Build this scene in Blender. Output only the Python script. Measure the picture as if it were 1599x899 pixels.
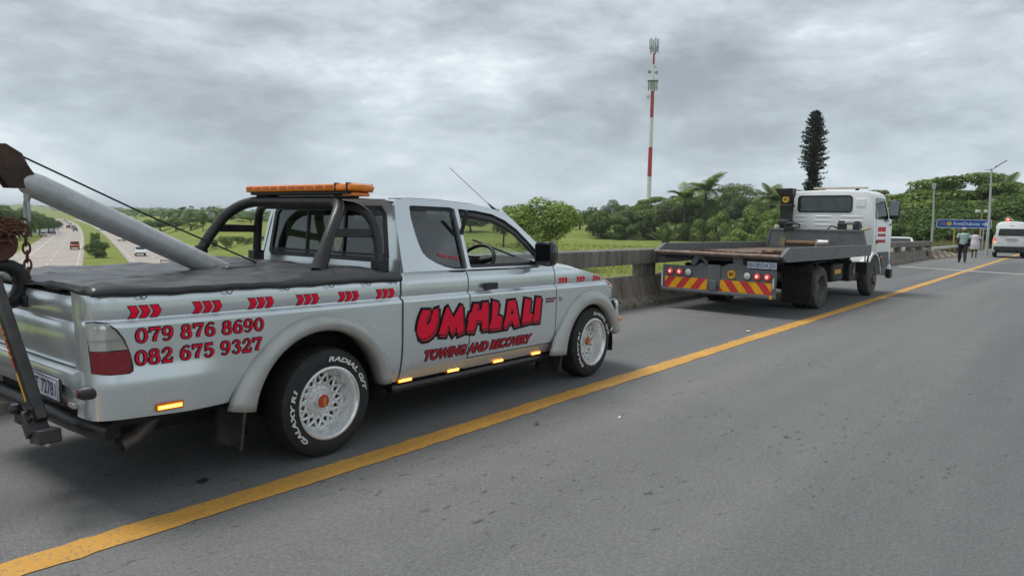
import bpy, bmesh, math, random
import numpy as np
from mathutils import Vector, Matrix
from mathutils.geometry import tessellate_polygon

for o in list(bpy.data.objects):
    bpy.data.objects.remove(o)
sc = bpy.context.scene
COL = sc.collection
R = math.radians
rng = random.Random(7)

# ------------------------------------------------------------------ camera
CAMH = 1.406
RIGHT = Vector((0.62886248, -0.77727258, 0.01947601))
DOWN = Vector((-0.06040711, -0.07381578, -0.99544071))
FWD = Vector((0.77516641, 0.62481882, -0.09337277))
FPX = 1110.0
cam_d = bpy.data.cameras.new('camera')
cam = bpy.data.objects.new('camera', cam_d)
COL.objects.link(cam)
m = Matrix.Identity(4)
for i in range(3):
    m[i][0] = RIGHT[i]; m[i][1] = -DOWN[i]; m[i][2] = -FWD[i]
m[2][3] = CAMH
cam.matrix_world = m
cam_d.sensor_fit = 'HORIZONTAL'
cam_d.sensor_width = 36.0
cam_d.lens = FPX / 1599 * 36
cam_d.clip_end = 20000
cam_d.clip_start = 0.05
sc.camera = cam

# ------------------------------------------------------------------ world, sun, exposure
SUN_EL, SUN_AZ = 66.0, 112.0      # degrees; azimuth of the sun seen from above, from +X anticlockwise
world = bpy.data.worlds.new('World'); sc.world = world
world.use_nodes = True
nt = world.node_tree; nt.nodes.clear()
N = nt.nodes.new; LK = nt.links.new
def wmath(op, a, b=None):
    n = N('ShaderNodeMath'); n.operation = op
    for k, v in enumerate((a, b)):
        if v is None: continue
        if isinstance(v, (int, float)): n.inputs[k].default_value = v
        else: LK(v, n.inputs[k])
    return n.outputs[0]
out = N('ShaderNodeOutputWorld')
tc = N('ShaderNodeTexCoord')
sep = N('ShaderNodeSeparateXYZ'); LK(tc.outputs['Generated'], sep.inputs[0])
zc = wmath('MAXIMUM', sep.outputs[2], 0.0)
den = wmath('ADD', zc, 0.24)
u = wmath('DIVIDE', sep.outputs[0], den); v = wmath('DIVIDE', sep.outputs[1], den)
comb = N('ShaderNodeCombineXYZ'); LK(u, comb.inputs[0]); LK(v, comb.inputs[1])
mp = N('ShaderNodeMapping'); LK(comb.outputs[0], mp.inputs[0])
mp.inputs['Rotation'].default_value = (0, 0, R(38)); mp.inputs['Scale'].default_value = (0.85, 1.0, 1); mp.inputs['Location'].default_value = (3.1, 0.4, 0)
mp3 = N('ShaderNodeMapping'); LK(tc.outputs['Generated'], mp3.inputs[0]); mp3.inputs['Scale'].default_value = (1.0, 1.0, 2.5); mp3.inputs['Rotation'].default_value = (0, R(8), R(20)); mp3.inputs['Location'].default_value = (.7, 1.9, .3)
n1 = N('ShaderNodeTexNoise'); LK(mp3.outputs[0], n1.inputs['Vector'])
n1.inputs['Scale'].default_value = 2.5; n1.inputs['Detail'].default_value = 10; n1.inputs['Roughness'].default_value = 0.62; n1.inputs['Distortion'].default_value = 0.12
n2 = N('ShaderNodeTexNoise'); LK(mp.outputs[0], n2.inputs['Vector'])
n2.inputs['Scale'].default_value = 1.0; n2.inputs['Detail'].default_value = 5
n3 = N('ShaderNodeTexNoise'); LK(mp3.outputs[0], n3.inputs['Vector']); n3.inputs['Scale'].default_value = 6.5; n3.inputs['Detail'].default_value = 7; n3.inputs['Roughness'].default_value = .55
bil = wmath('SUBTRACT', 0.62, wmath('ABSOLUTE', wmath('MULTIPLY', wmath('SUBTRACT', n3.outputs[0], 0.5), 1.5)))     # rounded cloud lumps
mixn = wmath('ADD', wmath('ADD', wmath('MULTIPLY', n1.outputs[0], 0.66), wmath('MULTIPLY', n2.outputs[0], 0.20)), wmath('MULTIPLY', bil, 0.14))
cr = N('ShaderNodeValToRGB'); LK(mixn, cr.inputs[0])
els = cr.color_ramp.elements
els[0].position = 0.40; els[0].color = (0.19, 0.208, 0.222, 1)
els[1].position = 0.62; els[1].color = (0.62, 0.655, 0.67, 1)
e = els.new(0.47); e.color = (0.275, 0.305, 0.325, 1)
e = els.new(0.54); e.color = (0.39, 0.43, 0.452, 1)
hz = wmath('POWER', wmath('SUBTRACT', 1.0, zc), 9.0)
mxh = N('ShaderNodeMixRGB'); LK(wmath('MULTIPLY', hz, 0.75), mxh.inputs[0]); LK(cr.outputs[0], mxh.inputs[1]); mxh.inputs[2].default_value = (0.34, 0.41, 0.46, 1)
bgc = N('ShaderNodeBackground'); LK(mxh.outputs[0], bgc.inputs[0]); bgc.inputs[1].default_value = 1.0
sky = N('ShaderNodeTexSky'); sky.sky_type = 'NISHITA'; sky.sun_disc = False
sky.sun_elevation = R(SUN_EL); sky.sun_rotation = R(90 - SUN_AZ)
bgs = N('ShaderNodeBackground'); LK(sky.outputs[0], bgs.inputs[0]); bgs.inputs[1].default_value = 0.1
mxs = N('ShaderNodeMixShader'); mxs.inputs[0].default_value = 0.94
LK(bgs.outputs[0], mxs.inputs[1]); LK(bgc.outputs[0], mxs.inputs[2]); LK(mxs.outputs[0], out.inputs[0])

sun_d = bpy.data.lights.new('sun', 'SUN'); sun = bpy.data.objects.new('sun', sun_d); COL.objects.link(sun)
sun_d.energy = 1.5; sun_d.angle = R(24); sun_d.color = (1.0, 0.97, 0.93)
sd = Vector((math.cos(R(SUN_EL)) * math.cos(R(SUN_AZ)), math.cos(R(SUN_EL)) * math.sin(R(SUN_AZ)), math.sin(R(SUN_EL))))
sun.rotation_euler = (-sd).to_track_quat('-Z', 'Y').to_euler()
sc.view_settings.view_transform = 'Standard'; sc.view_settings.look = 'None'
sc.view_settings.exposure = 0.80; sc.view_settings.gamma = 1.0; sc.view_settings.use_curve_mapping = False
sc.cycles.max_bounces = 6; sc.cycles.transparent_max_bounces = 16
sc.cycles.use_denoising = True

# ------------------------------------------------------------------ materials
MATS = {}
def base_nodes(name):
    mt = bpy.data.materials.new(name); mt.use_nodes = True
    t = mt.node_tree
    return mt, t, t.nodes['Principled BSDF'], t.nodes['Material Output']
def noise(t, scale, detail=4, rough=.55, coord='Object', scl=None, dist=0.0):
    c = t.nodes.new('ShaderNodeTexCoord'); mpn = t.nodes.new('ShaderNodeMapping')
    t.links.new(c.outputs[coord], mpn.inputs[0])
    if scl: mpn.inputs['Scale'].default_value = scl
    n = t.nodes.new('ShaderNodeTexNoise'); t.links.new(mpn.outputs[0], n.inputs['Vector'])
    n.inputs['Scale'].default_value = scale; n.inputs['Detail'].default_value = detail; n.inputs['Roughness'].default_value = rough; n.inputs['Distortion'].default_value = dist
    return n.outputs[0]
def ramp(t, fac, stops):
    r = t.nodes.new('ShaderNodeValToRGB'); t.links.new(fac, r.inputs[0])
    e = r.color_ramp.elements
    while len(e) < len(stops): e.new(0.5)
    for k, (p, c) in enumerate(stops):
        e[k].position = p; e[k].color = (*c, 1) if len(c) == 3 else c
    return r.outputs[0]
def mixc(t, fac, a, b, mode='MIX'):
    n = t.nodes.new('ShaderNodeMixRGB'); n.blend_type = mode
    for k, v in enumerate((fac, a, b)):
        if isinstance(v, (int, float)): n.inputs[k].default_value = v
        elif isinstance(v, tuple): n.inputs[k].default_value = (*v, 1) if len(v) == 3 else v
        else: t.links.new(v, n.inputs[k])
    return n.outputs[0]
def bumpn(t, h, strength, dist=0.01):
    b = t.nodes.new('ShaderNodeBump'); t.links.new(h, b.inputs['Height']); b.inputs['Strength'].default_value = strength; b.inputs['Distance'].default_value = dist
    return b.outputs[0]
def mat(name, col, rough=.5, metal=0., var=.12, vs=6., bump=0., bs=80., coat=0., emit=0., ecol=None, spec=.5, dirt=None, scl=None, coord='Object'):
    if name in MATS: return MATS[name]
    mt, t, p, o = base_nodes(name)
    n = noise(t, vs, 5, coord=coord, scl=scl)
    c = ramp(t, n, [(.3, tuple(max(0, x * (1 - var)) for x in col)), (.7, tuple(min(1, x * (1 + var)) for x in col))])
    if dirt:                                     # (colour, scale, amount): blotchy grime with its own shape
        dn = noise(t, dirt[1], 6, .65, coord=coord, scl=dirt[3] if len(dirt) > 3 else None)
        f = ramp(t, dn, [(.48, (0, 0, 0)), (.72, (dirt[2],) * 3)])
        c = mixc(t, f, c, dirt[0])
    t.links.new(c, p.inputs['Base Color'])
    p.inputs['Metallic'].default_value = metal; p.inputs['Specular IOR Level'].default_value = spec
    rn = ramp(t, noise(t, vs * 2.3, 4, coord=coord), [(.3, (max(0, rough * .85),) * 3), (.7, (min(1, rough * 1.15),) * 3)])
    t.links.new(rn, p.inputs['Roughness'])
    p.inputs['Coat Weight'].default_value = coat; p.inputs['Coat Roughness'].default_value = 0.06
    if bump:
        t.links.new(bumpn(t, noise(t, bs, 4, coord=coord), bump), p.inputs['Normal'])
    if emit:
        p.inputs['Emission Color'].default_value = (*(ecol or col), 1); p.inputs['Emission Strength'].default_value = emit
    MATS[name] = mt
    return mt
def glass(name, tint, refl=.06):
    if name in MATS: return MATS[name]
    mt, t, p, o = base_nodes(name)
    t.nodes.remove(p)
    tr = t.nodes.new('ShaderNodeBsdfTransparent'); gl = t.nodes.new('ShaderNodeBsdfGlossy'); gl.inputs['Roughness'].default_value = .03
    c = ramp(t, noise(t, 3.0), [(.3, tuple(x * .94 for x in tint)), (.7, tint)]); t.links.new(c, tr.inputs[0])
    gl.inputs[0].default_value = (.9, .93, .95, 1)
    fr = t.nodes.new('ShaderNodeLayerWeight'); fr.inputs[0].default_value = .5      # 'Facing' is the same from both sides of a pane
    pw = t.nodes.new('ShaderNodeMath'); pw.operation = 'POWER'; pw.inputs[1].default_value = 4.; t.links.new(fr.outputs['Facing'], pw.inputs[0])
    ma = t.nodes.new('ShaderNodeMath'); ma.operation = 'MULTIPLY_ADD'; ma.inputs[1].default_value = .85; ma.inputs[2].default_value = refl; ma.use_clamp = True; t.links.new(pw.outputs[0], ma.inputs[0])
    mx = t.nodes.new('ShaderNodeMixShader'); t.links.new(ma.outputs[0], mx.inputs[0]); t.links.new(tr.outputs[0], mx.inputs[1]); t.links.new(gl.outputs[0], mx.inputs[2])
    t.links.new(mx.outputs[0], o.inputs[0])
    MATS[name] = mt
    return mt
def leafmat(name, dark, light, trans=.3):
    if name in MATS: return MATS[name]
    mt, t, p, o = base_nodes(name)
    g = t.nodes.new('ShaderNodeNewGeometry')
    oi = t.nodes.new('ShaderNodeObjectInfo')
    n = noise(t, 2.2, 3)
    ad = t.nodes.new('ShaderNodeMath'); ad.operation = 'MULTIPLY_ADD'; t.links.new(g.outputs['Random Per Island'], ad.inputs[0]); ad.inputs[1].default_value = .5; t.links.new(n, ad.inputs[2])
    a2 = t.nodes.new('ShaderNodeMath'); a2.operation = 'MULTIPLY_ADD'; t.links.new(oi.outputs['Random'], a2.inputs[0]); a2.inputs[1].default_value = .35; t.links.new(ad.outputs[0], a2.inputs[2])
    c = ramp(t, a2.outputs[0], [(.5, dark), (1.25 if False else .98, light)])
    d = t.nodes.new('ShaderNodeBsdfDiffuse'); tl = t.nodes.new('ShaderNodeBsdfTranslucent'); gl = t.nodes.new('ShaderNodeBsdfGlossy'); gl.inputs['Roughness'].default_value = .45
    t.links.new(c, d.inputs[0]); t.links.new(c, tl.inputs[0]); gl.inputs[0].default_value = (.5, .55, .5, 1)
    mx = t.nodes.new('ShaderNodeMixShader'); mx.inputs[0].default_value = trans; t.links.new(d.outputs[0], mx.inputs[1]); t.links.new(tl.outputs[0], mx.inputs[2])
    m2 = t.nodes.new('ShaderNodeMixShader'); m2.inputs[0].default_value = .05; t.links.new(mx.outputs[0], m2.inputs[1]); t.links.new(gl.outputs[0], m2.inputs[2])
    t.links.new(m2.outputs[0], o.inputs[0])
    t.nodes.remove(p)
    MATS[name] = mt
    return mt
def asphalt(name, base=.15, coarse=1.0):
    mt, t, p, o = base_nodes(name)
    big = noise(t, .35, 5, .6); mid = noise(t, 3.0, 5, .6); fine = noise(t, 140.0, 3, .7); fine2 = noise(t, 55.0, 4, .7)
    strk = noise(t, 1.0, 4, .6, scl=(.12, 2.2, 1))
    c = ramp(t, big, [(.3, (base * .88, base * .9, base * .9)), (.7, (base * 1.1, base * 1.1, base * 1.08))])
    c = mixc(t, .55, c, ramp(t, mid, [(.3, (base * .8,) * 3), (.7, (base * 1.22, base * 1.2, base * 1.15))]))
    c = mixc(t, .35, c, ramp(t, strk, [(.3, (base * .75, base * .77, base * .78)), (.7, (base * 1.2,) * 3)]))
    c = mixc(t, .38 * coarse, c, ramp(t, noise(t, 48., 4, .75), [(.36, (base * .45,) * 3), (.5, (base,) * 3), (.66, (base * 1.6,) * 3)]))
    c = mixc(t, ramp(t, fine, [(.52, (0, 0, 0)), (.75, (.62 * coarse,) * 3)]), c, (base * .3,) * 3)
    c = mixc(t, ramp(t, noise(t, 30.0, 2, .6), [(.70, (0, 0, 0)), (.75, (.45 * coarse,) * 3)]), c, (base * 2.2, base * 2.15, base * 2.0))
    c = mixc(t, ramp(t, noise(t, 95.0, 2, .7), [(.62, (0, 0, 0)), (.74, (.75 * coarse,) * 3)]), c, (base * 2.4, base * 2.35, base * 2.2))
    # tar spots
    sp = mixc(t, 1.0, ramp(t, noise(t, 15.0, 3, .6, scl=(.7, 1.2, 1)), [(.62, (0, 0, 0)), (.68, (1, 1, 1))]), ramp(t, noise(t, .7, 3), [(.44, (0, 0, 0)), (.55, (.95, .95, .95))]), 'MULTIPLY')
    tr = noise(t, 1.0, 3, .5, scl=(.03, .55, 1)); c = mixc(t, 1.0, c, ramp(t, tr, [(.35, (.70, .71, .73)), (.5, (.98, .98, .98)), (.66, (1.16, 1.15, 1.12))]), 'MULTIPLY')
    ck = noise(t, .55, 8, .75, dist=1.2)
    c = mixc(t, ramp(t, ck, [(.493, (0, 0, 0)), (.4985, (.5 * coarse,) * 3), (.504, (0, 0, 0))]), c, (base * .5,) * 3)
    c = mixc(t, sp, c, (base * .36,) * 3)
    t.links.new(c, p.inputs['Base Color']); p.inputs['Roughness'].default_value = .82
    t.links.new(bumpn(t, fine, .55 * coarse, .006), p.inputs['Normal'])
    MATS[name] = mt
    return mt
def concrete(name, col=(.22, .205, .18), stain=(.05, .045, .04), amt=.75):
    mt, t, p, o = base_nodes(name)
    c = ramp(t, noise(t, 2.2, 6, .65), [(.3, tuple(x * .72 for x in col)), (.7, tuple(x * 1.15 for x in col))])
    c = mixc(t, .5, c, ramp(t, noise(t, 28.0, 5, .7), [(.3, tuple(x * .7 for x in col)), (.7, tuple(x * 1.25 for x in col))]))
    st = noise(t, 1.0, 6, .68, scl=(5.5, 5.5, .7))
    c = mixc(t, ramp(t, st, [(.45, (0, 0, 0)), (.68, (amt,) * 3)]), c, stain)
    bl = noise(t, .9, 5, .6)
    c = mixc(t, ramp(t, bl, [(.5, (0, 0, 0)), (.75, (amt * .7,) * 3)]), c, stain)
    t.links.new(c, p.inputs['Base Color']); p.inputs['Roughness'].default_value = .9
    t.links.new(bumpn(t, noise(t, 45.0, 5, .7), .35, .01), p.inputs['Normal'])
    MATS[name] = mt
    return mt

PAINT = mat('silver_paint', (.68, .73, .76), .25, .72, .03, 1.2, coat=.8, dirt=((.50, .49, .47), 2.2, .22))
FLARE = mat('beige_flare', (.42, .425, .41), .38, .35, .06, 5., coat=.1, dirt=((.22, .20, .18), 9., .25))
BLACKP = mat('black_plastic', (.018, .018, .02), .48, 0, .3, 12., bump=.05)
RUBBER = mat('tyre_rubber', (.016, .016, .017), .72, 0, .3, 18., bump=.08, bs=120)
DARK = mat('underbody_black', (.012, .012, .012), .8, 0, .4, 8.)
TARP = mat('tarpaulin', (.030, .030, .033), .34, 0, .2, 9., bump=.06, bs=60., dirt=((.085, .083, .082), 3.0, .6, (.6, 5., 1)))
STEEL = mat('painted_steel_black', (.02, .02, .022), .38, .1, .3, 9., dirt=((.07, .055, .05), 14., .5))
CHROME = mat('polished_alloy', (.80, .81, .81), .28, .65, .06, 9.)
ALLOY = mat('cast_alloy', (.70, .71, .71), .36, .45, .08, 12., dirt=((.25, .22, .19), 20., .5))
RED = mat('vinyl_red', (.80, .007, .042), .5, 0, .05, 8., spec=.2)
RED2 = mat('vinyl_dark_red', (.46, .024, .04), .5, 0, .1, 14., spec=.2)
VBLACK = mat('vinyl_black', (.012, .010, .012), .5, 0, .1, 9., spec=.2)
WHITEP = mat('white_letter', (.66, .66, .63), .6, 0, .12, 20., dirt=((.3, .29, .27), 24., .5))
AMBER = mat('amber_lens', (.88, .23, .015), .22, 0, .2, 14., coat=.5)
LED = mat('amber_led_lit', (1., .35, .04), .4, 0, .1, 10., emit=2.6, ecol=(1., .24, .015))
LEDW = mat('amber_led_core', (1., .6, .2), .4, 0, .1, 10., emit=4., ecol=(1., .45, .08))
REDL = mat('red_lens', (.22, .006, .014), .16, 0, .25, 20., coat=.7)
CLEARL = mat('clear_lens', (.36, .345, .32), .15, .2, .15, 22., coat=.7)
RUST = mat('rusty_iron', (.13, .055, .03), .85, .2, .45, 30., bump=.3, bs=90)
GALV = mat('galvanised', (.42, .43, .43), .5, .6, .1, 8., dirt=((.2, .15, .1), 6., .4))
PLATE = mat('number_plate_white', (.62, .64, .66), .4, 0, .05, 12.)
PLATEB = mat('plate_blue_ink', (.02, .03, .16), .5, 0, .1, 12.)
GREYBOOM = mat('boom_grey_paint', (.46, .475, .485), .36, .3, .06, 4., dirt=((.10, .09, .08), 18., .28))
GL_CLEAR = glass('clear_glass', (.80, .86, .84), .05)
GL_DARK = glass('dark_tinted_glass', (.13, .15, .17), .12)
GL_MED = glass('medium_tinted_glass', (.33, .38, .40), .08)
INTER = mat('interior_grey', (.06, .06, .062), .8, 0, .2, 10.)
SEATM = mat('seat_fabric', (.045, .045, .05), .9, 0, .3, 30.)
ROADM = asphalt('road_asphalt', .146)
FWYM = asphalt('freeway_concrete', .33, .25)
_t = FWYM.node_tree
RAMPM = asphalt('ramp_asphalt', .17, .4)
CONC = concrete('weathered_concrete')
CONC2 = concrete('weathered_barrier', (.24, .205, .165), (.045, .04, .035), .8)
WHITEPAINT = mat('white_vehicle_paint', (.82, .83, .84), .35, 0, .03, 3., coat=.3, dirt=((.58, .56, .52), 4., .28))

# ------------------------------------------------------------------ mesh builder
class MB:
    def __init__(s): s.v = []; s.f = []
    def add(s, vs, fs):
        b = len(s.v); s.v += [tuple(x) for x in vs]; s.f += [tuple(i + b for i in f) for f in fs]; return s
    def box(s, c, d, rot=None):
        cx, cy, cz = c; x, y, z = (k / 2 for k in d)
        P = [(-x, -y, -z), (x, -y, -z), (x, y, -z), (-x, y, -z), (-x, -y, z), (x, -y, z), (x, y, z), (-x, y, z)]
        if rot is not None: P = [tuple(rot @ Vector(p)) for p in P]
        return s.add([(p[0] + cx, p[1] + cy, p[2] + cz) for p in P], [(0, 3, 2, 1), (4, 5, 6, 7), (0, 1, 5, 4), (1, 2, 6, 5), (2, 3, 7, 6), (3, 0, 4, 7)])
    def tube(s, pts, r, n=10, caps=True):
        pts = [Vector(p) for p in pts]; k = len(pts)
        rs = r if isinstance(r, (list, tuple)) else [r] * k
        tg = [(pts[min(i + 1, k - 1)] - pts[max(i - 1, 0)]).normalized() for i in range(k)]
        a = Vector((0, 0, 1)) if abs(tg[0].z) < .9 else Vector((1, 0, 0))
        u = tg[0].cross(a).normalized(); vs = []
        for i in range(k):
            u = (u - tg[i] * u.dot(tg[i])).normalized(); w = tg[i].cross(u)
            for j in range(n):
                t = 2 * math.pi * j / n; vs.append(pts[i] + (u * math.cos(t) + w * math.sin(t)) * rs[i])
        fs = [(i * n + j, i * n + (j + 1) % n, (i + 1) * n + (j + 1) % n, (i + 1) * n + j) for i in range(k - 1) for j in range(n)]
        if caps: fs += [tuple(range(n - 1, -1, -1)), tuple((k - 1) * n + j for j in range(n))]
        return s.add(vs, fs)
    def cyl(s, p0, p1, r0, r1=None, n=16): return s.tube([p0, p1], [r0, r0 if r1 is None else r1], n)
    def lathe(s, prof, o=(0, 0, 0), axis=(0, -1, 0), n=48, mod=None):
        ax = Vector(axis).normalized(); a = Vector((1, 0, 0)) if abs(ax.x) < .9 else Vector((0, 0, 1))
        u = (a - ax * a.dot(ax)).normalized(); w = ax.cross(u); o = Vector(o); vs = []
        for j in range(n):
            t = 2 * math.pi * j / n; d = u * math.cos(t) + w * math.sin(t)
            for i, (r, h) in enumerate(prof):
                rr = mod(i, j, r) if mod else r
                vs.append(o + d * rr + ax * h)
        k = len(prof)
        fs = [(j * k + i, ((j + 1) % n) * k + i, ((j + 1) % n) * k + i + 1, j * k + i + 1) for j in range(n) for i in range(k - 1)]
        return s.add(vs, fs)
    def grid(s, nu, nv, fn, flip=False):
        vs = [fn(i / (nu - 1), j / (nv - 1)) for i in range(nu) for j in range(nv)]
        fs = [(i * nv + j, (i + 1) * nv + j, (i + 1) * nv + j + 1, i * nv + j + 1) for i in range(nu - 1) for j in range(nv - 1)]
        if flip: fs = [f[::-1] for f in fs]
        return s.add(vs, fs)
    def rings(s, rings, closed=True, caps=True):
        n = len(rings[0]); vs = [p for r in rings for p in r]; m_ = n if closed else n - 1
        fs = [(i * n + j, i * n + (j + 1) % n, (i + 1) * n + (j + 1) % n, (i + 1) * n + j) for i in range(len(rings) - 1) for j in range(m_)]
        if caps and closed: fs += [tuple(range(n - 1, -1, -1)), tuple((len(rings) - 1) * n + j for j in range(n))]
        return s.add(vs, fs)
    def prism(s, outline, a, b, fn):
        """outline: 2-D points; fn(p, t) -> 3-D, swept from t=a to t=b"""
        n = len(outline); vs = [fn(p, a) for p in outline] + [fn(p, b) for p in outline]
        return s.add(vs, [tuple(range(n)), tuple(range(2 * n - 1, n - 1, -1))] + [(i, i + n, (i + 1) % n + n, (i + 1) % n) for i in range(n)])
    def poly(s, loops, fn):
        """filled polygon with holes; fn(x, z) -> 3-D"""
        flat = [p for l in loops for p in l]
        tris = tessellate_polygon([[Vector((p[0], p[1], 0)) for p in l] for l in loops])
        return s.add([fn(*p) for p in flat], tris)
    def build(s, name, mt, parent=None, smooth=35, bevel=0., loc=None, fixn=False, solid=0., sub=0):
        me = bpy.data.meshes.new(name); me.from_pydata(s.v, [], s.f); me.update()
        if fixn:
            bm = bmesh.new(); bm.from_mesh(me); bmesh.ops.recalc_face_normals(bm, faces=bm.faces); bm.to_mesh(me); bm.free()
        if smooth:
            me.shade_smooth(); me.set_sharp_from_angle(angle=R(smooth))
        if mt: me.materials.append(mt)
        return link(name, me, parent, loc, bevel, solid, sub)
def link(name, me, parent=None, loc=None, bevel=0., solid=0., sub=0):
    o = bpy.data.objects.new(name, me); COL.objects.link(o)
    if parent: o.parent = parent
    if loc: o.location = loc
    if solid:
        md = o.modifiers.new('solid', 'SOLIDIFY'); md.thickness = solid; md.offset = -1
    if bevel:
        md = o.modifiers.new('bevel', 'BEVEL'); md.width = bevel; md.segments = 2; md.limit_method = 'ANGLE'; md.angle_limit = R(40)
    if sub:
        md = o.modifiers.new('sub', 'SUBSURF'); md.levels = sub; md.render_levels = sub
    return o
def tag(o, label, cat=None, group=None, kind=None):
    if label: o['label'] = label
    if cat: o['category'] = cat
    if group: o['group'] = group
    if kind: o['kind'] = kind
    return o
def thing(name, label, cat, loc=(0, 0, 0), rz=0., group=None):
    o = bpy.data.objects.new(name, None); COL.objects.link(o); o.location = loc; o.rotation_euler = (0, 0, rz); o.empty_display_size = .2
    return tag(o, label, cat, group)
def structure(o): o['kind'] = 'structure'; return o
def copy_tree(o, parent=None):
    c = o.copy(); COL.objects.link(c); c.parent = parent
    for ch in [x for x in COL.objects if x.parent == o]: copy_tree(ch, c)
    return c
def text2d(body, size=1., offset=0., shear=0., xs=1., spacing=1.):
    cu = bpy.data.curves.new('lettering', 'FONT'); cu.body = body; cu.size = size; cu.offset = offset; cu.shear = shear; cu.space_character = spacing
    cu.align_x = 'LEFT'; cu.resolution_u = 3; cu.fill_mode = 'FRONT'
    ob = bpy.data.objects.new('lettering', cu)
    me = bpy.data.meshes.new_from_object(ob)
    vs = [(v.co.x * xs, v.co.y) for v in me.vertices]; fs = [tuple(p.vertices) for p in me.polygons]
    bpy.data.objects.remove(ob); bpy.data.curves.remove(cu); bpy.data.meshes.remove(me)
    return vs, fs
def fit_text(body, x0, x1, z0, z1, offset=0., shear=0., spacing=1.):
    """lettering scaled so the plain glyphs fill the given box"""
    v0, _ = text2d(body, 1., 0., shear, 1., spacing)
    ax = min(p[0] for p in v0); bx = max(p[0] for p in v0); ay = min(p[1] for p in v0); by = max(p[1] for p in v0)
    vs, fs = text2d(body, 1., offset, shear, 1., spacing)
    return [(x0 + (p[0] - ax) / (bx - ax) * (x1 - x0), z0 + (p[1] - ay) / (by - ay) * (z1 - z0)) for p in vs], fs
def smoothstep(x, a, b):
    t = min(1., max(0., (x - a) / (b - a))); return t * t * (3 - 2 * t)
def ray(px, py): return RIGHT * (px - 799.5) + DOWN * (py - 449.5) + FWD * FPX
def at_dist(px, dist, py=360):
    r = ray(px, py); k = dist / math.hypot(r.x, r.y); return Vector((r.x * k, r.y * k, CAMH + r.z * k))
def ground_at(px, py, z=0.):
    r = ray(px, py); k = (z - CAMH) / r.z; return Vector((r.x * k, r.y * k, z))

# ------------------------------------------------------------------ the setting: bridge road
def S(x):                       # the road falls away gently and bears left beyond the flatbed
    t = max(0., min(x, 50.) - 16.)
    return 1 + .0088 * t * t / (t + 6.)
def RD(x, y, z=0.):
    s = S(x); return Vector((x * s, y * s, z + CAMH * (1 - s)))
ROAD_L, ROAD_R = 5.86, -11.0
xs_road = [-40, -25, -15, -8, -4, 0, 4, 8, 12, 16] + list(range(18, 60, 2)) + [65, 75, 90, 110, 140, 180]
mb = MB(); mb.grid(len(xs_road), 12, lambda u, v: RD(xs_road[round(u * (len(xs_road) - 1))], ROAD_R + (ROAD_L - ROAD_R) * v), flip=True)
# slab skirt below the sheet gives the deck its thickness
road = structure(mb.build('road', ROADM, smooth=0))
mb = MB()
for k in range(len(xs_road) - 1):
    if xs_road[k + 1] > 42: break
    a, b = xs_road[k], xs_road[k + 1]
    pts = []
    for x in (a, b):
        for (y, z) in ((ROAD_R - .5, -.02), (6.45, -.02), (6.45, -.9), (ROAD_R - .5, -.9)): pts.append(RD(x, y, z))
    mb.add(pts, [(0, 1, 5, 4), (1, 2, 6, 5), (2, 3, 7, 6), (3, 0, 4, 7)])
structure(mb.build('bridge_deck', CONC, smooth=0))
def strip(xa, xb, y0, y1, z=.004, step=2.):
    n = max(2, int((xb - xa) / step) + 1); b = MB()
    return b.grid(n, 2, lambda u, v: RD(xa + (xb - xa) * u, y0 + (y1 - y0) * v, z), flip=True)
def worn_paint(name, col, wear):
    mt, t, p, o = base_nodes(name)
    c = ramp(t, noise(t, 1.6, 5), [(.3, tuple(x * .82 for x in col)), (.7, tuple(min(1, x * 1.08) for x in col))])
    c = mixc(t, ramp(t, noise(t, 60., 4, .7), [(wear, (0, 0, 0)), (wear + .12, (.8,) * 3)]), c, (.16, .15, .13))
    c = mixc(t, ramp(t, noise(t, 2.0, 5, .6, scl=(.4, 3, 1)), [(.58, (0, 0, 0)), (.75, (.4,) * 3)]), c, (.22, .15, .06))
    t.links.new(c, p.inputs['Base Color']); p.inputs['Roughness'].default_value = .7
    t.links.new(bumpn(t, noise(t, 140., 3, .7), .4, .005), p.inputs['Normal'])
    MATS[name] = mt; return mt
YEL = worn_paint('yellow_line_paint', (.60, .31, .05), .53)
WLN = worn_paint('white_line_paint', (.50, .50, .47), .52)
rj = random.Random(21); mb = MB(); xl = [-12 + .06 * k for k in range(600)] + [24 + .5 * k for k in range(66)]
jit = [(rj.gauss(0, .0045) + .006 * math.sin(x * 1.7), rj.gauss(0, .0045) + .006 * math.sin(x * 1.3 + 1)) for x in xl]
mb.grid(len(xl), 2, lambda u, v: RD(xl[round(u * (len(xl) - 1))], (3.11 + jit[round(u * (len(xl) - 1))][0]) if v < .5 else (3.285 + jit[round(u * (len(xl) - 1))][1]), .004), flip=True)
structure(mb.build('yellow_edge_line', YEL, smooth=0))
mb = MB(); a0, a1 = Vector((29.6, 5.45)), Vector((27.2, -1.5))
mb.grid(6, 2, lambda u, v: RD(a0.x + (a1.x - a0.x) * u + .38 * v, a0.y + (a1.y - a0.y) * u, .0085), flip=True)
structure(mb.build('white_cross_line', WLN, smooth=0))

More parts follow.
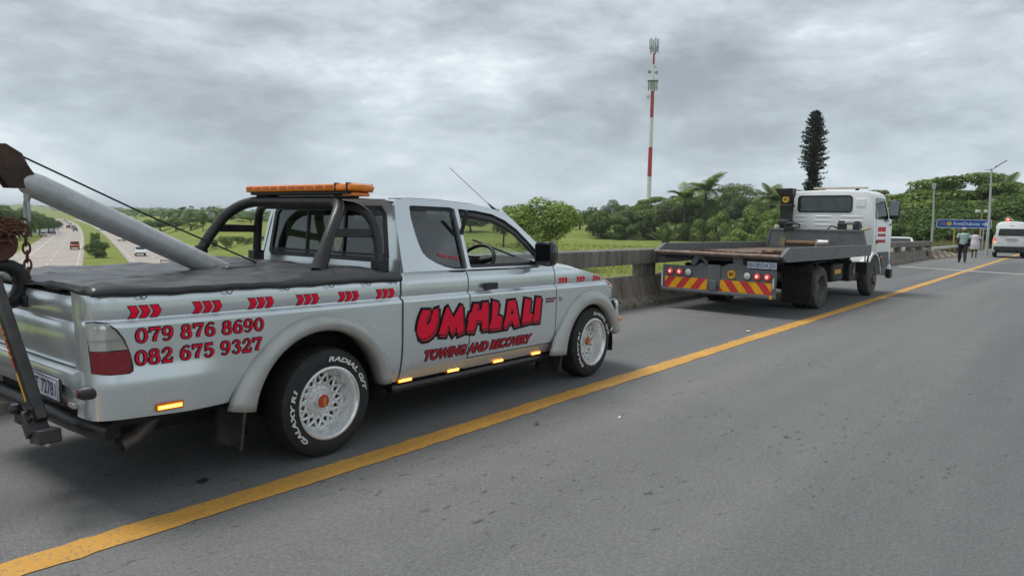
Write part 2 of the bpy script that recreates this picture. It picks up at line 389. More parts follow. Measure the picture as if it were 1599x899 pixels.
# a few scraps lying on the asphalt
for (px, py, s_, c_) in ((967, 653, .022, (.7, .7, .68)), (1168, 518, .07, (.55, .5, .42)), (838, 663, .03, (.02, .02, .02)), (318, 752, .05, (.02, .02, .02))):
    p = ground_at(px, py); mb = MB()
    mb.add([(p.x + s_ * math.cos(a) * rng.uniform(.6, 1), p.y + s_ * .6 * math.sin(a) * rng.uniform(.6, 1), .006 + .01 * rng.random()) for a in [k * 1.047 for k in range(6)]] + [(p.x, p.y, .022)], [(k, (k + 1) % 6, 6) for k in range(6)])
    lab = {967: 'small white paper scrap on the asphalt beyond the yellow line', 1168: 'pale flattened litter scrap beside the yellow line behind the flatbed', 838: 'small black pebble of tar on the open lane', 740: 'small pale stone chip on the open lane', 318: 'dark rubber crumb lying beside the pickup on the shoulder'}[px]
    tag(mb.build('road_scrap', mat('scrap_%d' % px, c_, .8, 0, .1)), lab, 'litter')

# ------------------------------------------------------------------ terrain
def fwx(y):                      # x of the freeway's median centre at y
    d = y - 131.; return 51. + .372 * d - (4e-5 * d * d if d > 0 else 0)
def hnoise(x, y): return math.sin(x * .013 + 1.3) * math.cos(y * .011 - .4) + .5 * math.sin(x * .031 - y * .023 + 2.) + .25 * math.sin(x * .07 + y * .05)
def H(x, y):
    r = math.hypot(x, y); d = (x - fwx(y)) * .937
    h = -6.5
    right = smoothstep(d, 15, 40); left = smoothstep(-d, 30, 62)
    h += right * (3.5 + 2.6 * smoothstep(r, 165, 235) + .35 * hnoise(x * 3, y * 3) * smoothstep(r, 60, 150))
    h += left * (5.0 + 1.0 * hnoise(x, y))
    far = smoothstep(r, 700, 2600) * (1 - math.exp(-(d / 90.) ** 2) * (1 - smoothstep(r, 900, 1500)))
    h += far * (13 + 8 * hnoise(x * .35, y * .35))
    sx = S(x / 1.2) if x > 16 else 1.
    em = max(smoothstep(x, 36, 50) * (1 - smoothstep(x, 150, 260)), 1 - smoothstep(x, -60, -34)) * (1 - smoothstep(y / max(sx, 1), 8.5, 17)) * smoothstep(y, -70, -30)
    zr = CAMH * (1 - S(min(x / S(x / 1.2), 60.))) if x > 16 else 0.
    h = h * (1 - em) + (zr - .25) * em
    return h
NA, rad = 480, [4.0]
while rad[-1] < 9000: rad.append(rad[-1] * 1.055 + .3)
mb = MB(); vs = [(0, 0, H(0, 0))]; fs = []
for r in rad:
    for k in range(NA):
        a = 2 * math.pi * k / NA; x, y = r * math.cos(a), r * math.sin(a); vs.append((x, y, H(x, y)))
for k in range(NA): fs.append((0, 1 + k, 1 + (k + 1) % NA))
for i in range(len(rad) - 1):
    for k in range(NA):
        a, b = 1 + i * NA + k, 1 + i * NA + (k + 1) % NA; fs.append((a, a + NA, b + NA, b))
mb.add(vs, fs)
def grassmat():
    mt, t, p, o = base_nodes('grassland')
    c = ramp(t, noise(t, .045, 6, .6), [(.35, (.10, .15, .035)), (.5, (.19, .235, .055)), (.64, (.30, .31, .095))])
    c = mixc(t, .45, c, ramp(t, noise(t, .5, 5, .65), [(.3, (.10, .14, .035)), (.7, (.28, .31, .085))]))
    c = mixc(t, .4, c, ramp(t, noise(t, 6., 5, .7), [(.3, (.10, .14, .026)), (.7, (.32, .34, .09))]))
    t.links.new(c, p.inputs['Base Color']); p.inputs['Roughness'].default_value = .95; p.inputs['Specular IOR Level'].default_value = .1
    t.links.new(bumpn(t, noise(t, 3., 5, .7), .8, .3), p.inputs['Normal'])
    MATS['grassland'] = mt; return mt
GRASS = grassmat()
structure(mb.build('ground', GRASS, smooth=60))

def fw_strip(name, d0, d1, y0, y1, mt, z=.05, drift=None, step=12.):
    n = int((y1 - y0) / step) + 2; b = MB()
    def fn(u, v):
        y = y0 + (y1 - y0) * u; e = drift(y) if drift else 0.
        x = fwx(y) + (d0 + (d1 - d0) * v + e) / .937
        return (x, y, -6.5 + z)
    b.grid(n, 2, fn, flip=True)
    return structure(b.build(name, mt, smooth=0))
FW = mat('freeway_surface', (.36, .315, .28), .9, 0, .12, .25, dirt=((.26, .235, .22), .06, .5))
SH = mat('freeway_shoulder', (.27, .23, .20), .9, 0, .15, .3)
fw_strip('freeway', -14.2, -3.2, -260, 1300, FW)
fw_strip('freeway', 3.2, 14.4, -260, 1300, FW)
for d in (-3.9, 4.0): fw_strip('freeway_edge_line', d - .09, d + .09, -100, 700, mat('fw_pale', (.5, .48, .42), .8), .075)
for d in (-11.6, 11.7): fw_strip('freeway_edge_line', d - .09, d + .09, -100, 700, mat('fw_white', (.6, .6, .58), .8), .075)
mb = MB()
for d in (-7.8, 7.8):
    for k in range(60):
        y = 60 + k * 12
        mb.add([(fwx(yy) + (d + dd) / .937, yy, -6.425) for yy, dd in ((y, -.08), (y, .08), (y + 4, .08), (y + 4, -.08))], [(0, 1, 2, 3)])
structure(mb.build('freeway_lane_dashes', MATS['fw_white'], smooth=0))
fw_strip('slip_road', -29, -22.5, 60, 420, RAMPM, .06, drift=lambda y: 12. * smoothstep(y, 235, 400))

# ------------------------------------------------------------------ bridge parapet
par = thing('bridge_parapet', 'weathered concrete bridge parapet with open gap between wall and top rail', 'parapet', RD(12, 6.0))
def px_(p): return Vector(p) - par.location
prof = [(5.78, -.03), (5.78, .085), (5.86, .10), (5.93, .16), (6.0, .49), (6.26, .50), (6.26, -.03)]
XA, XB = -8.0, 38.4
NEAR = [XA + k * 2.42 for k in range(int((XB - XA) / 2.42) + 2)]
for k in range(len(NEAR) - 1):                       # base wall cast in bays, joints 12 mm wide
    x0, x1 = NEAR[k] + .006, NEAR[k + 1] - .006
    b = MB(); j = rng.uniform(-.006, .006)
    b.prism([(y + j, z) for y, z in prof], x0, x1, lambda p, t: px_(RD(t, p[0], p[1])))
    b.build('base_wall', CONC2, par, 0, .012, fixn=True)
railp = [(5.97, .715), (5.97, .955), (5.99, .97), (6.24, .97), (6.26, .955), (6.26, .715)]
for k in range(0, len(NEAR) - 1, 2):
    b = MB(); x0, x1 = NEAR[k] + .01, NEAR[min(k + 2, len(NEAR) - 1)] - .01; j = rng.uniform(-.008, .008)
    nseg = 3
    rg = []
    for q in range(nseg + 1):
        x = x0 + (x1 - x0) * q / nseg; rg.append([px_(RD(x, y + j, z + j)) for y, z in railp])
    b.rings(rg); b.build('top_rail', CONC, par, 0, .01, fixn=True)
for k in range(len(NEAR)):
    b = MB(); x = NEAR[k]
    b.prism([(-.24, .49), (.24, .49), (.24, .717), (-.24, .717)], 6.03, 6.24, lambda p, t: px_(RD(x + p[0], t, p[1])))
    b.build('post', CONC, par, 0, .01, fixn=True)

# jersey barrier units beyond the bridge end, leaning slabs with gaps
for k in range(5):
    x0 = 38.9 + k * 1.1; hgt = .50 - .075 * k
    b = MB(); rp = RD(x0, 5.55 - .12 * k)
    b.prism([(0, -.02), (0, .07), (.16, .22), (.22, hgt), (.38, hgt), (.42, -.02)], 0, 1.15, lambda p, t: Vector((t, p[0] + .02 * t, p[1])))
    o = b.build('barrier_block', mat('pale_concrete', (.34, .28, .22), .9, 0, .2, 3., bump=.3, dirt=((.10, .09, .08), 2., .6)), None, 0, .015, fixn=True); o.location = rp
    tag(o, ['tall first concrete barrier block where the parapet ends', 'second concrete barrier block past the parapet end', 'third sloping concrete barrier block past the parapet end', 'fourth low concrete barrier block past the parapet end', 'lowest concrete barrier block sunk beside the walkers'][k], 'barrier block', 'barrier blocks past the bridge end')
# corrugated guardrail
gr = thing('guardrail', 'galvanised corrugated guardrail on posts in tall grass past the parapet', 'guardrail', RD(39, 6.1))
b = MB(); wv = [(0, .42), (.03, .46), (.0, .50), (.0, .53), (.03, .57), (.0, .61)]
b.rings([[RD(x, 6.0 + .012 * (x - 38) + w[0] * -1 + .03, w[1]) - gr.location for w in wv] for x in [38.2 + q * 1.0 for q in range(20)]], closed=False, caps=False)
b.build('rail', mat('guardrail_white', (.5, .5, .5), .5, .3, .1, 4., dirt=((.2, .16, .12), 3., .5)), gr, 40, solid=.004)
for q in range(9):
    p = RD(38.6 + q * 2.2, 6.12 + .012 * q * 2.2) - gr.location
    MB().box((p.x, p.y, p.z + .28), (.12, .14, .64)).build('post', mat('post_timber', (.09, .065, .045), .9, 0, .3, 8.), gr, 0, .008)

# ------------------------------------------------------------------ trees
BARK = mat('bark', (.09, .07, .055), .95, 0, .35, 12., bump=.6, bs=25.)
LEAF = {
    'mid': leafmat('leaf_mid', (.045, .085, .020), (.20, .28, .06)),
    'bright': leafmat('leaf_bright', (.065, .115, .022), (.25, .335, .075)),
    'dark': leafmat('leaf_dark', (.030, .062, .018), (.13, .20, .05)),
    'olive': leafmat('leaf_olive', (.055, .082, .03), (.18, .225, .08)),
    'pine': leafmat('leaf_pine', (.006, .015, .009), (.028, .046, .02), .1),
}
def quad_leaf(vs, fs, p, nrm, s, w, rg):
    a = Vector((rg.uniform(-1, 1), rg.uniform(-1, 1), rg.uniform(-1, 1))); t = nrm.cross(a)
    if t.length < 1e-4: t = Vector((1, 0, 0))
    t.normalize(); b = nrm.cross(t); k = len(vs)
    vs += [p - t * s, p + b * w - t * s * .1, p + t * s, p - b * w - t * s * .1]
    fs.append((k, k + 1, k + 2, k + 3))
def crown_mesh(name, blobs, n, size, mt, seed, up=.5, shell=.55):
    rg = random.Random(seed); vs = []; fs = []
    wt = [b[3] * b[3] * b[4] for b in blobs]
    for _ in range(n):
        x, y, z, r, sq = rg.choices(blobs, wt)[0]
        d = Vector((rg.gauss(0, 1), rg.gauss(0, 1), rg.gauss(0, 1))).normalized()
        if d.z < -.45 and rg.random() < .6: d.z = -d.z
        rr = r * (shell + (1.06 - shell) * rg.random() ** .6)
        p = Vector((x + d.x * rr, y + d.y * rr, z + d.z * rr * sq))
        nn = (d + Vector((rg.uniform(-.8, .8), rg.uniform(-.8, .8), rg.uniform(-.8, .8) + up))).normalized()
        s = size * rg.uniform(.6, 1.3); quad_leaf(vs, fs, p, nn, s, s * .5, rg)
    me = bpy.data.meshes.new(name); me.from_pydata([tuple(v) for v in vs], [], fs); me.materials.append(mt); me.update()
    return me
def trunk_mesh(blobs, base_r, seed, top=.55, multi=1, lean=.0):
    rg = random.Random(seed); b = MB()
    for q in range(multi):
        ox, oy = (rg.uniform(-.05, .05) * (multi > 1), rg.uniform(-.05, .05) * (multi > 1))
        fork = Vector((ox * 2 + rg.uniform(-.03, .03) + lean, oy * 2 + rg.uniform(-.03, .03), top * .55))
        b.tube([(ox, oy, -.04), (ox * 1.2, oy * 1.2, top * .25), fork], [base_r * 1.35, base_r, base_r * .8], 8)
        for bl in blobs[q::multi]:
            e = Vector((bl[0], bl[1], bl[2])); mid = fork.lerp(e, .5) + Vector((0, 0, -.03))
            b.tube([fork, mid, e], [base_r * .55, base_r * .35, base_r * .12], 5)
    me = bpy.data.meshes.new('trunk'); me.from_pydata(b.v, [], b.f); me.shade_smooth(); me.materials.append(BARK)
    return me
def blobs_round(seed, k=13, zc=.56, flat=.8):
    rg = random.Random(seed); out = [(0, 0, zc, .26, 1.)]
    for i in range(k):
        a = rg.uniform(0, 6.28); e = math.asin(rg.uniform(-.75, 1)); q = .33
        out.append((math.cos(a) * math.cos(e) * q, math.sin(a) * math.cos(e) * q, zc + math.sin(e) * .3 * flat, rg.uniform(.12, .19), .9))
    return out
def blobs_umb(seed, k=17):
    rg = random.Random(seed); out = []
    for i in range(k):
        a = rg.uniform(0, 6.28); q = .42 * math.sqrt(rg.random())
        out.append((math.cos(a) * q, math.sin(a) * q, .90 - .55 * q * q / .17 * .5 - rg.uniform(0, .22), rg.uniform(.10, .17), .38))
    return out
def blobs_shrub(seed, k=12):
    rg = random.Random(seed); out = []
    for i in range(k):
        a = rg.uniform(0, 6.28); q = .36 * math.sqrt(rg.random()); z = rg.uniform(.15, .82) * (1 - q * .8)
        out.append((math.cos(a) * q, math.sin(a) * q, z, rg.uniform(.13, .2), 1.0))
    return out
TPL = {}
def tpl(kind, crown, trunk): TPL[kind] = (crown, trunk)
for nm, fn, n, size, lf, sd_, mul in (
        ('round_a', blobs_round, 8500, .020, 'bright', 3, 2), ('round_b', blobs_round, 7000, .022, 'mid', 11, 1), ('round_c', blobs_round, 7000, .021, 'dark', 23, 1), ('round_d', blobs_round, 6500, .022, 'olive', 37, 2),
        ('umb_a', blobs_umb, 8000, .017, 'mid', 5, 1), ('umb_b', blobs_umb, 7000, .018, 'dark', 15, 2), ('airy', blobs_umb, 3200, .016, 'olive', 25, 2),
        ('shrub_a', blobs_shrub, 5500, .028, 'mid', 6, 3), ('shrub_b', blobs_shrub, 5500, .028, 'bright', 16, 3), ('shrub_c', blobs_shrub, 5500, .028, 'dark', 26, 3)):
    bl = fn(sd_); tpl(nm, crown_mesh('crown', bl, n, size, LEAF[lf], sd_ + 1), trunk_mesh(bl, .028 if 'shrub' not in nm else .014, sd_ + 2, .55 if 'shrub' not in nm else .2, mul))
def palm_meshes(seed, nf=17, rn=.42, mt='mid'):
    rg = random.Random(seed); vs = []; fs = []
    for k in range(nf):
        a = k * 2.399 + rg.uniform(-.2, .2); el = rg.uniform(.25, 1.35); L = rn * rg.uniform(.85, 1.15)
        pts = []; p = Vector((0, 0, .64)); dv = Vector((math.cos(a) * math.cos(el), math.sin(a) * math.cos(el), math.sin(el)))
        for q in range(9):
            pts.append(p.copy()); p = p + dv * (L / 8); dv = (dv + Vector((0, 0, -.17))).normalized()
        for q in range(1, 9):
            t = (pts[q] - pts[q - 1]).normalized(); sdv = t.cross(Vector((0, 0, 1))).normalized(); ln = .10 * math.sin(math.pi * min(1, (q + .8) / 9.5)) + .015
            for sgn in (-1, 1):
                for e in range(4):
                    o = pts[q - 1].lerp(pts[q], e / 4.); tip = o + (sdv * sgn + t * .7 + Vector((0, 0, -.3))) * ln; w = t * .0055; kk = len(vs)
                    vs += [o - w, o + w, tip + w * .3, tip - w * .3]; fs.append((kk, kk + 1, kk + 2, kk + 3))
    me = bpy.data.meshes.new('crown'); me.from_pydata([tuple(v) for v in vs], [], fs); me.materials.append(LEAF[mt]); me.update()
    b = MB(); b.tube([(0, 0, -.04), (.01, .0, .3), (0, 0, .65)], [.026, .02, .017], 8)
    tm = bpy.data.meshes.new('trunk'); tm.from_pydata(b.v, [], b.f); tm.shade_smooth(); tm.materials.append(BARK)
    return me, tm
TPL['palm_a'] = palm_meshes(4, 14, .34); TPL['palm_b'] = palm_meshes(9, 24, .27, 'olive')
def fan_meshes(seed, n=34, mt='olive'):            # wild banana: upright paddle leaves from one base
    rg = random.Random(seed); vs = []; fs = []
    for k in range(n):
        a = rg.uniform(0, 6.28); out_ = rg.uniform(.05, .42); h = rg.uniform(.5, 1.) * (1 - out_ * .6)
        base = Vector((math.cos(a) * .06, math.sin(a) * .06, 0)); d = Vector((math.cos(a), math.sin(a), 0)); sdv = Vector((-math.sin(a), math.cos(a), 0))
        prev = None
        for q in range(7):
            t = q / 6.; c = base + d * out_ * t * t * 1.1 + Vector((0, 0, h * (t - .16 * t * t * t))); w = .008 if t < .35 else .07 * math.sin(math.pi * (t - .3) / .72)
            kk = len(vs); vs += [c - sdv * w, c + sdv * w]
            if q: fs.append((kk - 2, kk - 1, kk + 1, kk))
    me = bpy.data.meshes.new('crown'); me.from_pydata([tuple(v) for v in vs], [], fs); me.materials.append(LEAF[mt]); me.update()
    b = MB()
    for q in range(4): b.tube([(math.cos(q * 1.6) * .05, math.sin(q * 1.6) * .05, -.04), (math.cos(q * 1.6) * .07, math.sin(q * 1.6) * .07, .28)], [.02, .012], 6)
    tm = bpy.data.meshes.new('trunk'); tm.from_pydata(b.v, [], b.f); tm.shade_smooth(); tm.materials.append(BARK)
    return me, tm
TPL['fan'] = fan_meshes(8)
def pine_meshes(seed=2):
    rg = random.Random(seed); vs = []; fs = []; b = MB()
    b.tube([(0, 0, -.03), (0, 0, .5), (0, 0, .99)], [.022, .014, .003], 8)
    for w in range(74):
        z = .10 + .885 * w / 73.; prof = float(np.interp(z, [.1, .3, .42, .5, .56, .68, .8, .92, .98, 1.], [.30, .32, .27, .20, .30, .38, .33, .22, .11, .04]))
        for k in range(7):
            a = k * .8976 + w * .37 + rg.uniform(-.15, .15); L = prof * rg.uniform(.7, 1.15) * .5
            if .49 < z < .57: L *= (1.35 if math.cos(a - 5.2) > .55 and rg.random() < .6 else .55)
            d = Vector((math.cos(a), math.sin(a), rg.uniform(.02, .25))); o = Vector((0, 0, z))
            b.tube([o, o + d * L], [.0035, .001], 3, False)
            for q in range(26):
                t = .08 + .92 * q / 25.; p = o + d * L * t + Vector((rg.uniform(-.008, .008), rg.uniform(-.008, .008), rg.uniform(-.004, .010)))
                nn = Vector((rg.uniform(-.6, .6), rg.uniform(-.6, .6), 1)).normalized(); quad_leaf(vs, fs, p, nn, .017 * rg.uniform(.7, 1.3), .0085, rg)
    me = bpy.data.meshes.new('crown'); me.from_pydata([tuple(v) for v in vs], [], fs); me.materials.append(LEAF['pine']); me.update()
    tm = bpy.data.meshes.new('trunk'); tm.from_pydata(b.v, [], b.f); tm.materials.append(BARK)
    return me, tm
TPL['pine'] = pine_meshes()

WHERE = {'trees on the bank beyond the field': ((980, ', between the round tree and the mast'), (1045, ', around the foot of the mast'), (1112, ', below the tallest palm'), (1182, ', above the flatbed deck'), (9999, ', behind the white cab')),
         'dark trees behind the road sign': ((1405, ', beside the white cab'), (1475, ', around the slim lamp post'), (1530, ', directly above the sign'), (9999, ', over the minibus')),
         'trees on the rise past the freeway': ((300, ', near the floodlight'), (345, ', near the grey tower'), (430, ', between the roll bar legs'), (9999, ', behind the cab windows')),
         'undergrowth behind the sign': ((1440, ', near the slim lamp post'), (1530, ', at the sign'), (9999, ', at the minibus'))}
def plant(kind, px, dist, top, wpx, name, label, cat, group=None, rot=None, sink=0.):
    if group in WHERE: label += [w for lim, w in WHERE[group] if px < lim][0]
    p = at_dist(px, dist); p.z = H(p.x, p.y) - sink
    zt = at_dist(px, dist, top).z
    h = zt - p.z; w = wpx / FPX * dist * (.74 + .2)       # crown width in metres
    t = thing(name, label, cat, p, rng.uniform(0, 6.28) if rot is None else rot, group)
    wf = {'r': .95, 'u': .98, 'a': .98, 's': .98, 'p': .75, 'f': .8}[kind[0]]
    if kind.startswith('pine'): wf = .34
    w = w / wf
    if kind.startswith('palm'): w = h * .95
    t.scale = (w, w, h / (1. if not kind.startswith('round') else .96))
    c = link('crown', TPL[kind][0], t); link('trunk', TPL[kind][1], t)
    return t
G1 = 'trees on the bank beyond the field'; G2 = 'dark trees behind the road sign'; G3 = 'trees beside the freeway'; G4 = 'shrubs on the far grassy bank'; G5 = 'trees on the rise past the freeway'
plant('round_a', 847, 68, 305, 150, 'leafy_tree', 'big round bright green tree standing alone just behind the parapet', 'tree')
plant('round_d', 786, 120, 320, 46, 'leafy_tree', 'small olive tree peeping out behind the big round tree', 'tree')
L1 = 'dark leafy tree in the belt beyond the field'; L1b = 'flat topped tree in the belt beyond the field'; L1c = 'mid green tree in the belt beyond the field'
for kind, px, d, top, w, lb in (('round_c', 927, 200, 322, 52, L1), ('round_c', 960, 215, 310, 52, L1), ('round_b', 985, 205, 322, 62, L1c), ('umb_a', 1022, 215, 302, 88, L1b), ('round_c', 1052, 200, 308, 70, L1), ('umb_b', 1070, 222, 292, 80, L1b), ('round_b', 1090, 200, 305, 70, L1c),
        ('round_c', 1118, 215, 305, 70, L1), ('umb_a', 1000, 232, 318, 80, L1b), ('round_b', 1135, 222, 292, 62, L1c), ('round_c', 1200, 205, 302, 66, L1), ('umb_b', 1235, 190, 286, 96, L1b), ('round_c', 1172, 225, 298, 66, L1), ('round_b', 1216, 180, 318, 54, L1c), ('round_c', 905, 230, 328, 48, L1), ('round_c', 1090, 225, 296, 60, L1), ('umb_b', 1290, 195, 288, 100, L1b), ('round_b', 940, 192, 328, 60, L1c), ('round_b', 1005, 196, 318, 66, L1c), ('round_d', 1040, 192, 312, 66, L1c), ('round_d', 1075, 194, 306, 66, L1c), ('round_b', 1110, 190, 312, 60, L1c), ('round_d', 1150, 196, 304, 66, L1c), ('round_c', 1185, 192, 308, 60, L1), ('round_d', 970, 196, 326, 56, L1c)):
    plant(kind, px, d, top, w, 'leafy_tree', lb, 'tree', G1)
plant('airy', 1150, 212, 272, 84, 'leafy_tree', 'airy thin crowned tree above the belt, sky showing through', 'tree')
plant('palm_a', 1100, 186, 253, 60, 'palm_tree', 'tallest palm with arching fronds above the tree belt', 'palm tree')
plant('palm_a', 1068, 186, 271, 50, 'palm_tree', 'shorter leaning palm beside the tallest palm', 'palm tree')
plant('palm_b', 1203, 172, 270, 46, 'palm_tree', 'bushy palm standing just left of the white truck cab', 'palm tree')
plant('palm_b', 1563, 150, 252, 46, 'palm_tree', 'palm top showing over the spreading tree by the lamp post', 'palm tree')
plant('palm_b', 925, 215, 316, 30, 'palm_tree', 'small grey palm at the end of the tree belt', 'palm tree')
plant('pine', 1264, 150, 174, 37, 'norfolk_pine', 'very tall dark narrow pine with ragged branches against the sky', 'pine tree', rot=.6)
SB = 'rounded bright green shrub at the foot of the tree belt'
for kind, px, d, top, w in (('shrub_b', 1174, 165, 317, 62), ('shrub_b', 1125, 175, 325, 48), ('shrub_a', 1098, 178, 326, 38), ('shrub_b', 1208, 160, 322, 50), ('shrub_c', 1010, 190, 338, 50), ('shrub_c', 940, 190, 338, 60), ('shrub_a', 975, 188, 340, 50), ('shrub_a', 1150, 182, 330, 50), ('shrub_a', 1060, 186, 336, 50)):
    plant(kind, px, d, top, w, 'shrub', SB if kind == 'shrub_b' else ('dark shrub under the trees at the field edge' if kind == 'shrub_c' else 'mid green shrub at the edge of the tree belt'), 'shrub', G4)
plant('fan', 1039, 138, 334, 48, 'wild_banana', 'clump of upright paddle leaves alone on the grass slope', 'plant')
plant('fan', 1138, 165, 333, 30, 'wild_banana', 'small paddle leaved clump between bright shrubs', 'plant')
plant('airy', 1083, 135, 350, 16, 'sapling', 'thin young sapling on the open grass slope', 'sapling')
plant('shrub_b', 1157, 112, 355, 62, 'shrub', 'low spreading shrub just beyond the flatbed deck', 'shrub')
plant('shrub_b', 1186, 120, 350, 30, 'shrub', 'small upright shrub by the headboard of the flatbed', 'shrub')
# right-hand wood
LB, LC = 'large flat topped tree in the wood behind the sign', 'dense dark tree in the wood behind the sign'
for kind, px, d, top, w, lb in (('umb_a', 1500, 135, 259, 190, LB), ('umb_b', 1450, 150, 268, 130, LB), ('umb_b', 1375, 150, 284, 90, LB), ('round_b', 1440, 118, 296, 130, LC), ('round_c', 1550, 120, 300, 130, LC), ('round_b', 1385, 125, 305, 90, LC), ('round_c', 1490, 110, 308, 120, LC), ('umb_a', 1555, 138, 270, 120, LB), ('round_c', 1600, 112, 298, 120, LC), ('round_c', 1425, 108, 325, 90, LC), ('round_c', 1345, 160, 300, 80, LC), ('round_c', 1640, 130, 285, 130, LC), ('round_c', 1535, 100, 322, 90, LC), ('round_c', 1470, 100, 330, 90, LC)):
    plant(kind, px, d, top, w, 'leafy_tree', lb, 'tree', G2)
for px, d, top, w in ((1370, 110, 338, 60), (1400, 104, 340, 60), (1432, 98, 342, 70), (1470, 96, 340, 70), (1510, 94, 340, 70), (1550, 92, 338, 70), (1590, 92, 336, 70), (1625, 92, 334, 70)):
    plant('shrub_c', px, d, top, w, 'shrub', 'dark undergrowth shrub under the wood', 'shrub', 'undergrowth behind the sign')
# left: freeway side
LL = 'dark green tree crowding the bank beside the slip road'
for px, d, top, w in ((30, 262, 322, 44), (48, 275, 328, 44), (62, 290, 332, 42), (76, 312, 338, 34), (10, 250, 318, 50), (84, 345, 344, 26), (-15, 240, 312, 60), (55, 330, 335, 40), (40, 240, 340, 30)):
    plant('round_c', px, d, top, w, 'leafy_tree', LL, 'tree', G3)
LR = 'leafy tree on the grassy rise past the freeway'
for kind, px, d, top, w in (('round_c', 225, 300, 342, 36), ('round_c', 250, 310, 341, 40), ('round_b', 275, 280, 340, 36), ('round_c', 296, 290, 338, 34), ('round_b', 317, 240, 331, 22), ('round_b', 350, 230, 330, 30), ('round_c', 336, 245, 338, 30), ('round_b', 392, 235, 336, 34), ('round_c', 420, 240, 342, 30), ('round_c', 445, 245, 340, 40), ('umb_b', 300, 260, 348, 44), ('round_c', 378, 245, 344, 30), ('round_b', 470, 230, 338, 50), ('round_b', 520, 230, 336, 60), ('round_c', 570, 220, 338, 60), ('round_c', 625, 220, 338, 60), ('round_b', 680, 210, 336, 60), ('round_c', 735, 200, 334, 60), ('round_c', 790, 215, 336, 60)):
    plant(kind, px, d, top, w, 'leafy_tree', LR, 'tree', G5)
for px, d, top, w in ((353, 165, 361, 24), (330, 170, 366, 20), (385, 165, 366, 22), (410, 168, 366, 24), (372, 172, 364, 20)):
    plant('shrub_a', px, d, top, w, 'shrub', 'low shrub on the grass seen under the roll bar', 'shrub', 'shrubs on the grass past the freeway')
for kind, px, d, top, w, lb in (('shrub_c', 150, 146, 369, 36, 'big dense dark bush at the near end of the freeway median'), ('shrub_c', 149, 180, 362, 16, 'second narrower bush behind the big median bush'), ('shrub_a', 148, 215, 356, 14, 'small third bush farther along the freeway median')):
    p = plant(kind, px, d, top, w, 'median_bush', lb, 'bush')
# distant wooded country: reads as one mass
rg = random.Random(5); vs = []; fs = []
for k in range(2600):
    a = R(rg.uniform(28, 86)); r = 420 + 2100 * rg.random() ** 1.2; x, y = r * math.cos(a), r * math.sin(a)
    if abs((x - fwx(y)) * .937) < 32 + r * .01 or (a > R(64) and r < 600): continue
    c = Vector((x, y, H(x, y))); rr = rg.uniform(3.5, 8)
    for q in range(30):
        d = Vector((rg.gauss(0, 1), rg.gauss(0, 1), abs(rg.gauss(0, 1)))).normalized(); p = c + Vector((d.x * rr * 1.3, d.y * rr * 1.3, d.z * rr * rg.uniform(.4, 1)))
        quad_leaf(vs, fs, p, (d + Vector((0, 0, .4))).normalized(), rr * .33, rr * .22, rg)
me = bpy.data.meshes.new('far_woodland'); me.from_pydata([tuple(v) for v in vs], [], fs); me.materials.append(LEAF['dark']); me.update()
tag(link('far_woodland', me), 'distant dark wooded hills beyond the freeway', 'woodland', kind='stuff')
# tall grass at the verge past the parapet, and tufts along it
rg = random.Random(9); vs = []; fs = []
def blade(p, h, w):
    a = rg.uniform(0, 6.28); d = Vector((math.cos(a), math.sin(a), 0)); s_ = Vector((-d.y, d.x, 0)); ln = rg.uniform(.1, .5) * h; k = len(vs)
    vs.extend([p - s_ * w, p + s_ * w, p + d * ln * .4 + Vector((0, 0, h * .6)) + s_ * w * .7, p + d * ln * .4 + Vector((0, 0, h * .6)) - s_ * w * .7, p + d * ln + Vector((0, 0, h))])
    fs.extend([(k, k + 1, k + 2, k + 3), (k + 3, k + 2, k + 4)])
for k in range(15000):
    x = 39 + 50 * rg.random() ** 1.4; y = 6.35 + 5.5 * rg.random(); p = RD(x, y); p.z = min(H(p.x, p.y), p.z) - .02
    blade(p, rg.uniform(.4, 1.15), .022)
me = bpy.data.meshes.new('tall_verge_grass'); me.from_pydata([tuple(v) for v in vs], [], fs); me.materials.append(leafmat('dry_grass', (.07, .075, .025), (.26, .23, .10), .35)); me.update()
tag(link('tall_verge_grass', me), 'tall dry grass growing along the verge past the parapet', 'grass', kind='stuff')
vs = []; fs = []
for k in range(26000):
    r = 22 + 110 * rg.random() ** 1.3; a = R(rg.uniform(12, 60)); x, y = r * math.cos(a), r * math.sin(a)
    if (x - fwx(y)) * .937 < 16 or y < 9: continue
    blade(Vector((x, y, H(x, y) - .03)), rg.uniform(.10, .32) * (1 + r / 250.), .02 + r * .0006)
me = bpy.data.meshes.new('field_grass'); me.from_pydata([tuple(v) for v in vs], [], fs); me.materials.append(leafmat('field_grass', (.14, .185, .035), (.33, .36, .09), .35)); me.update()
tag(link('field_grass', me), 'yellow green grass of the field beyond the parapet', 'grass', kind='stuff')

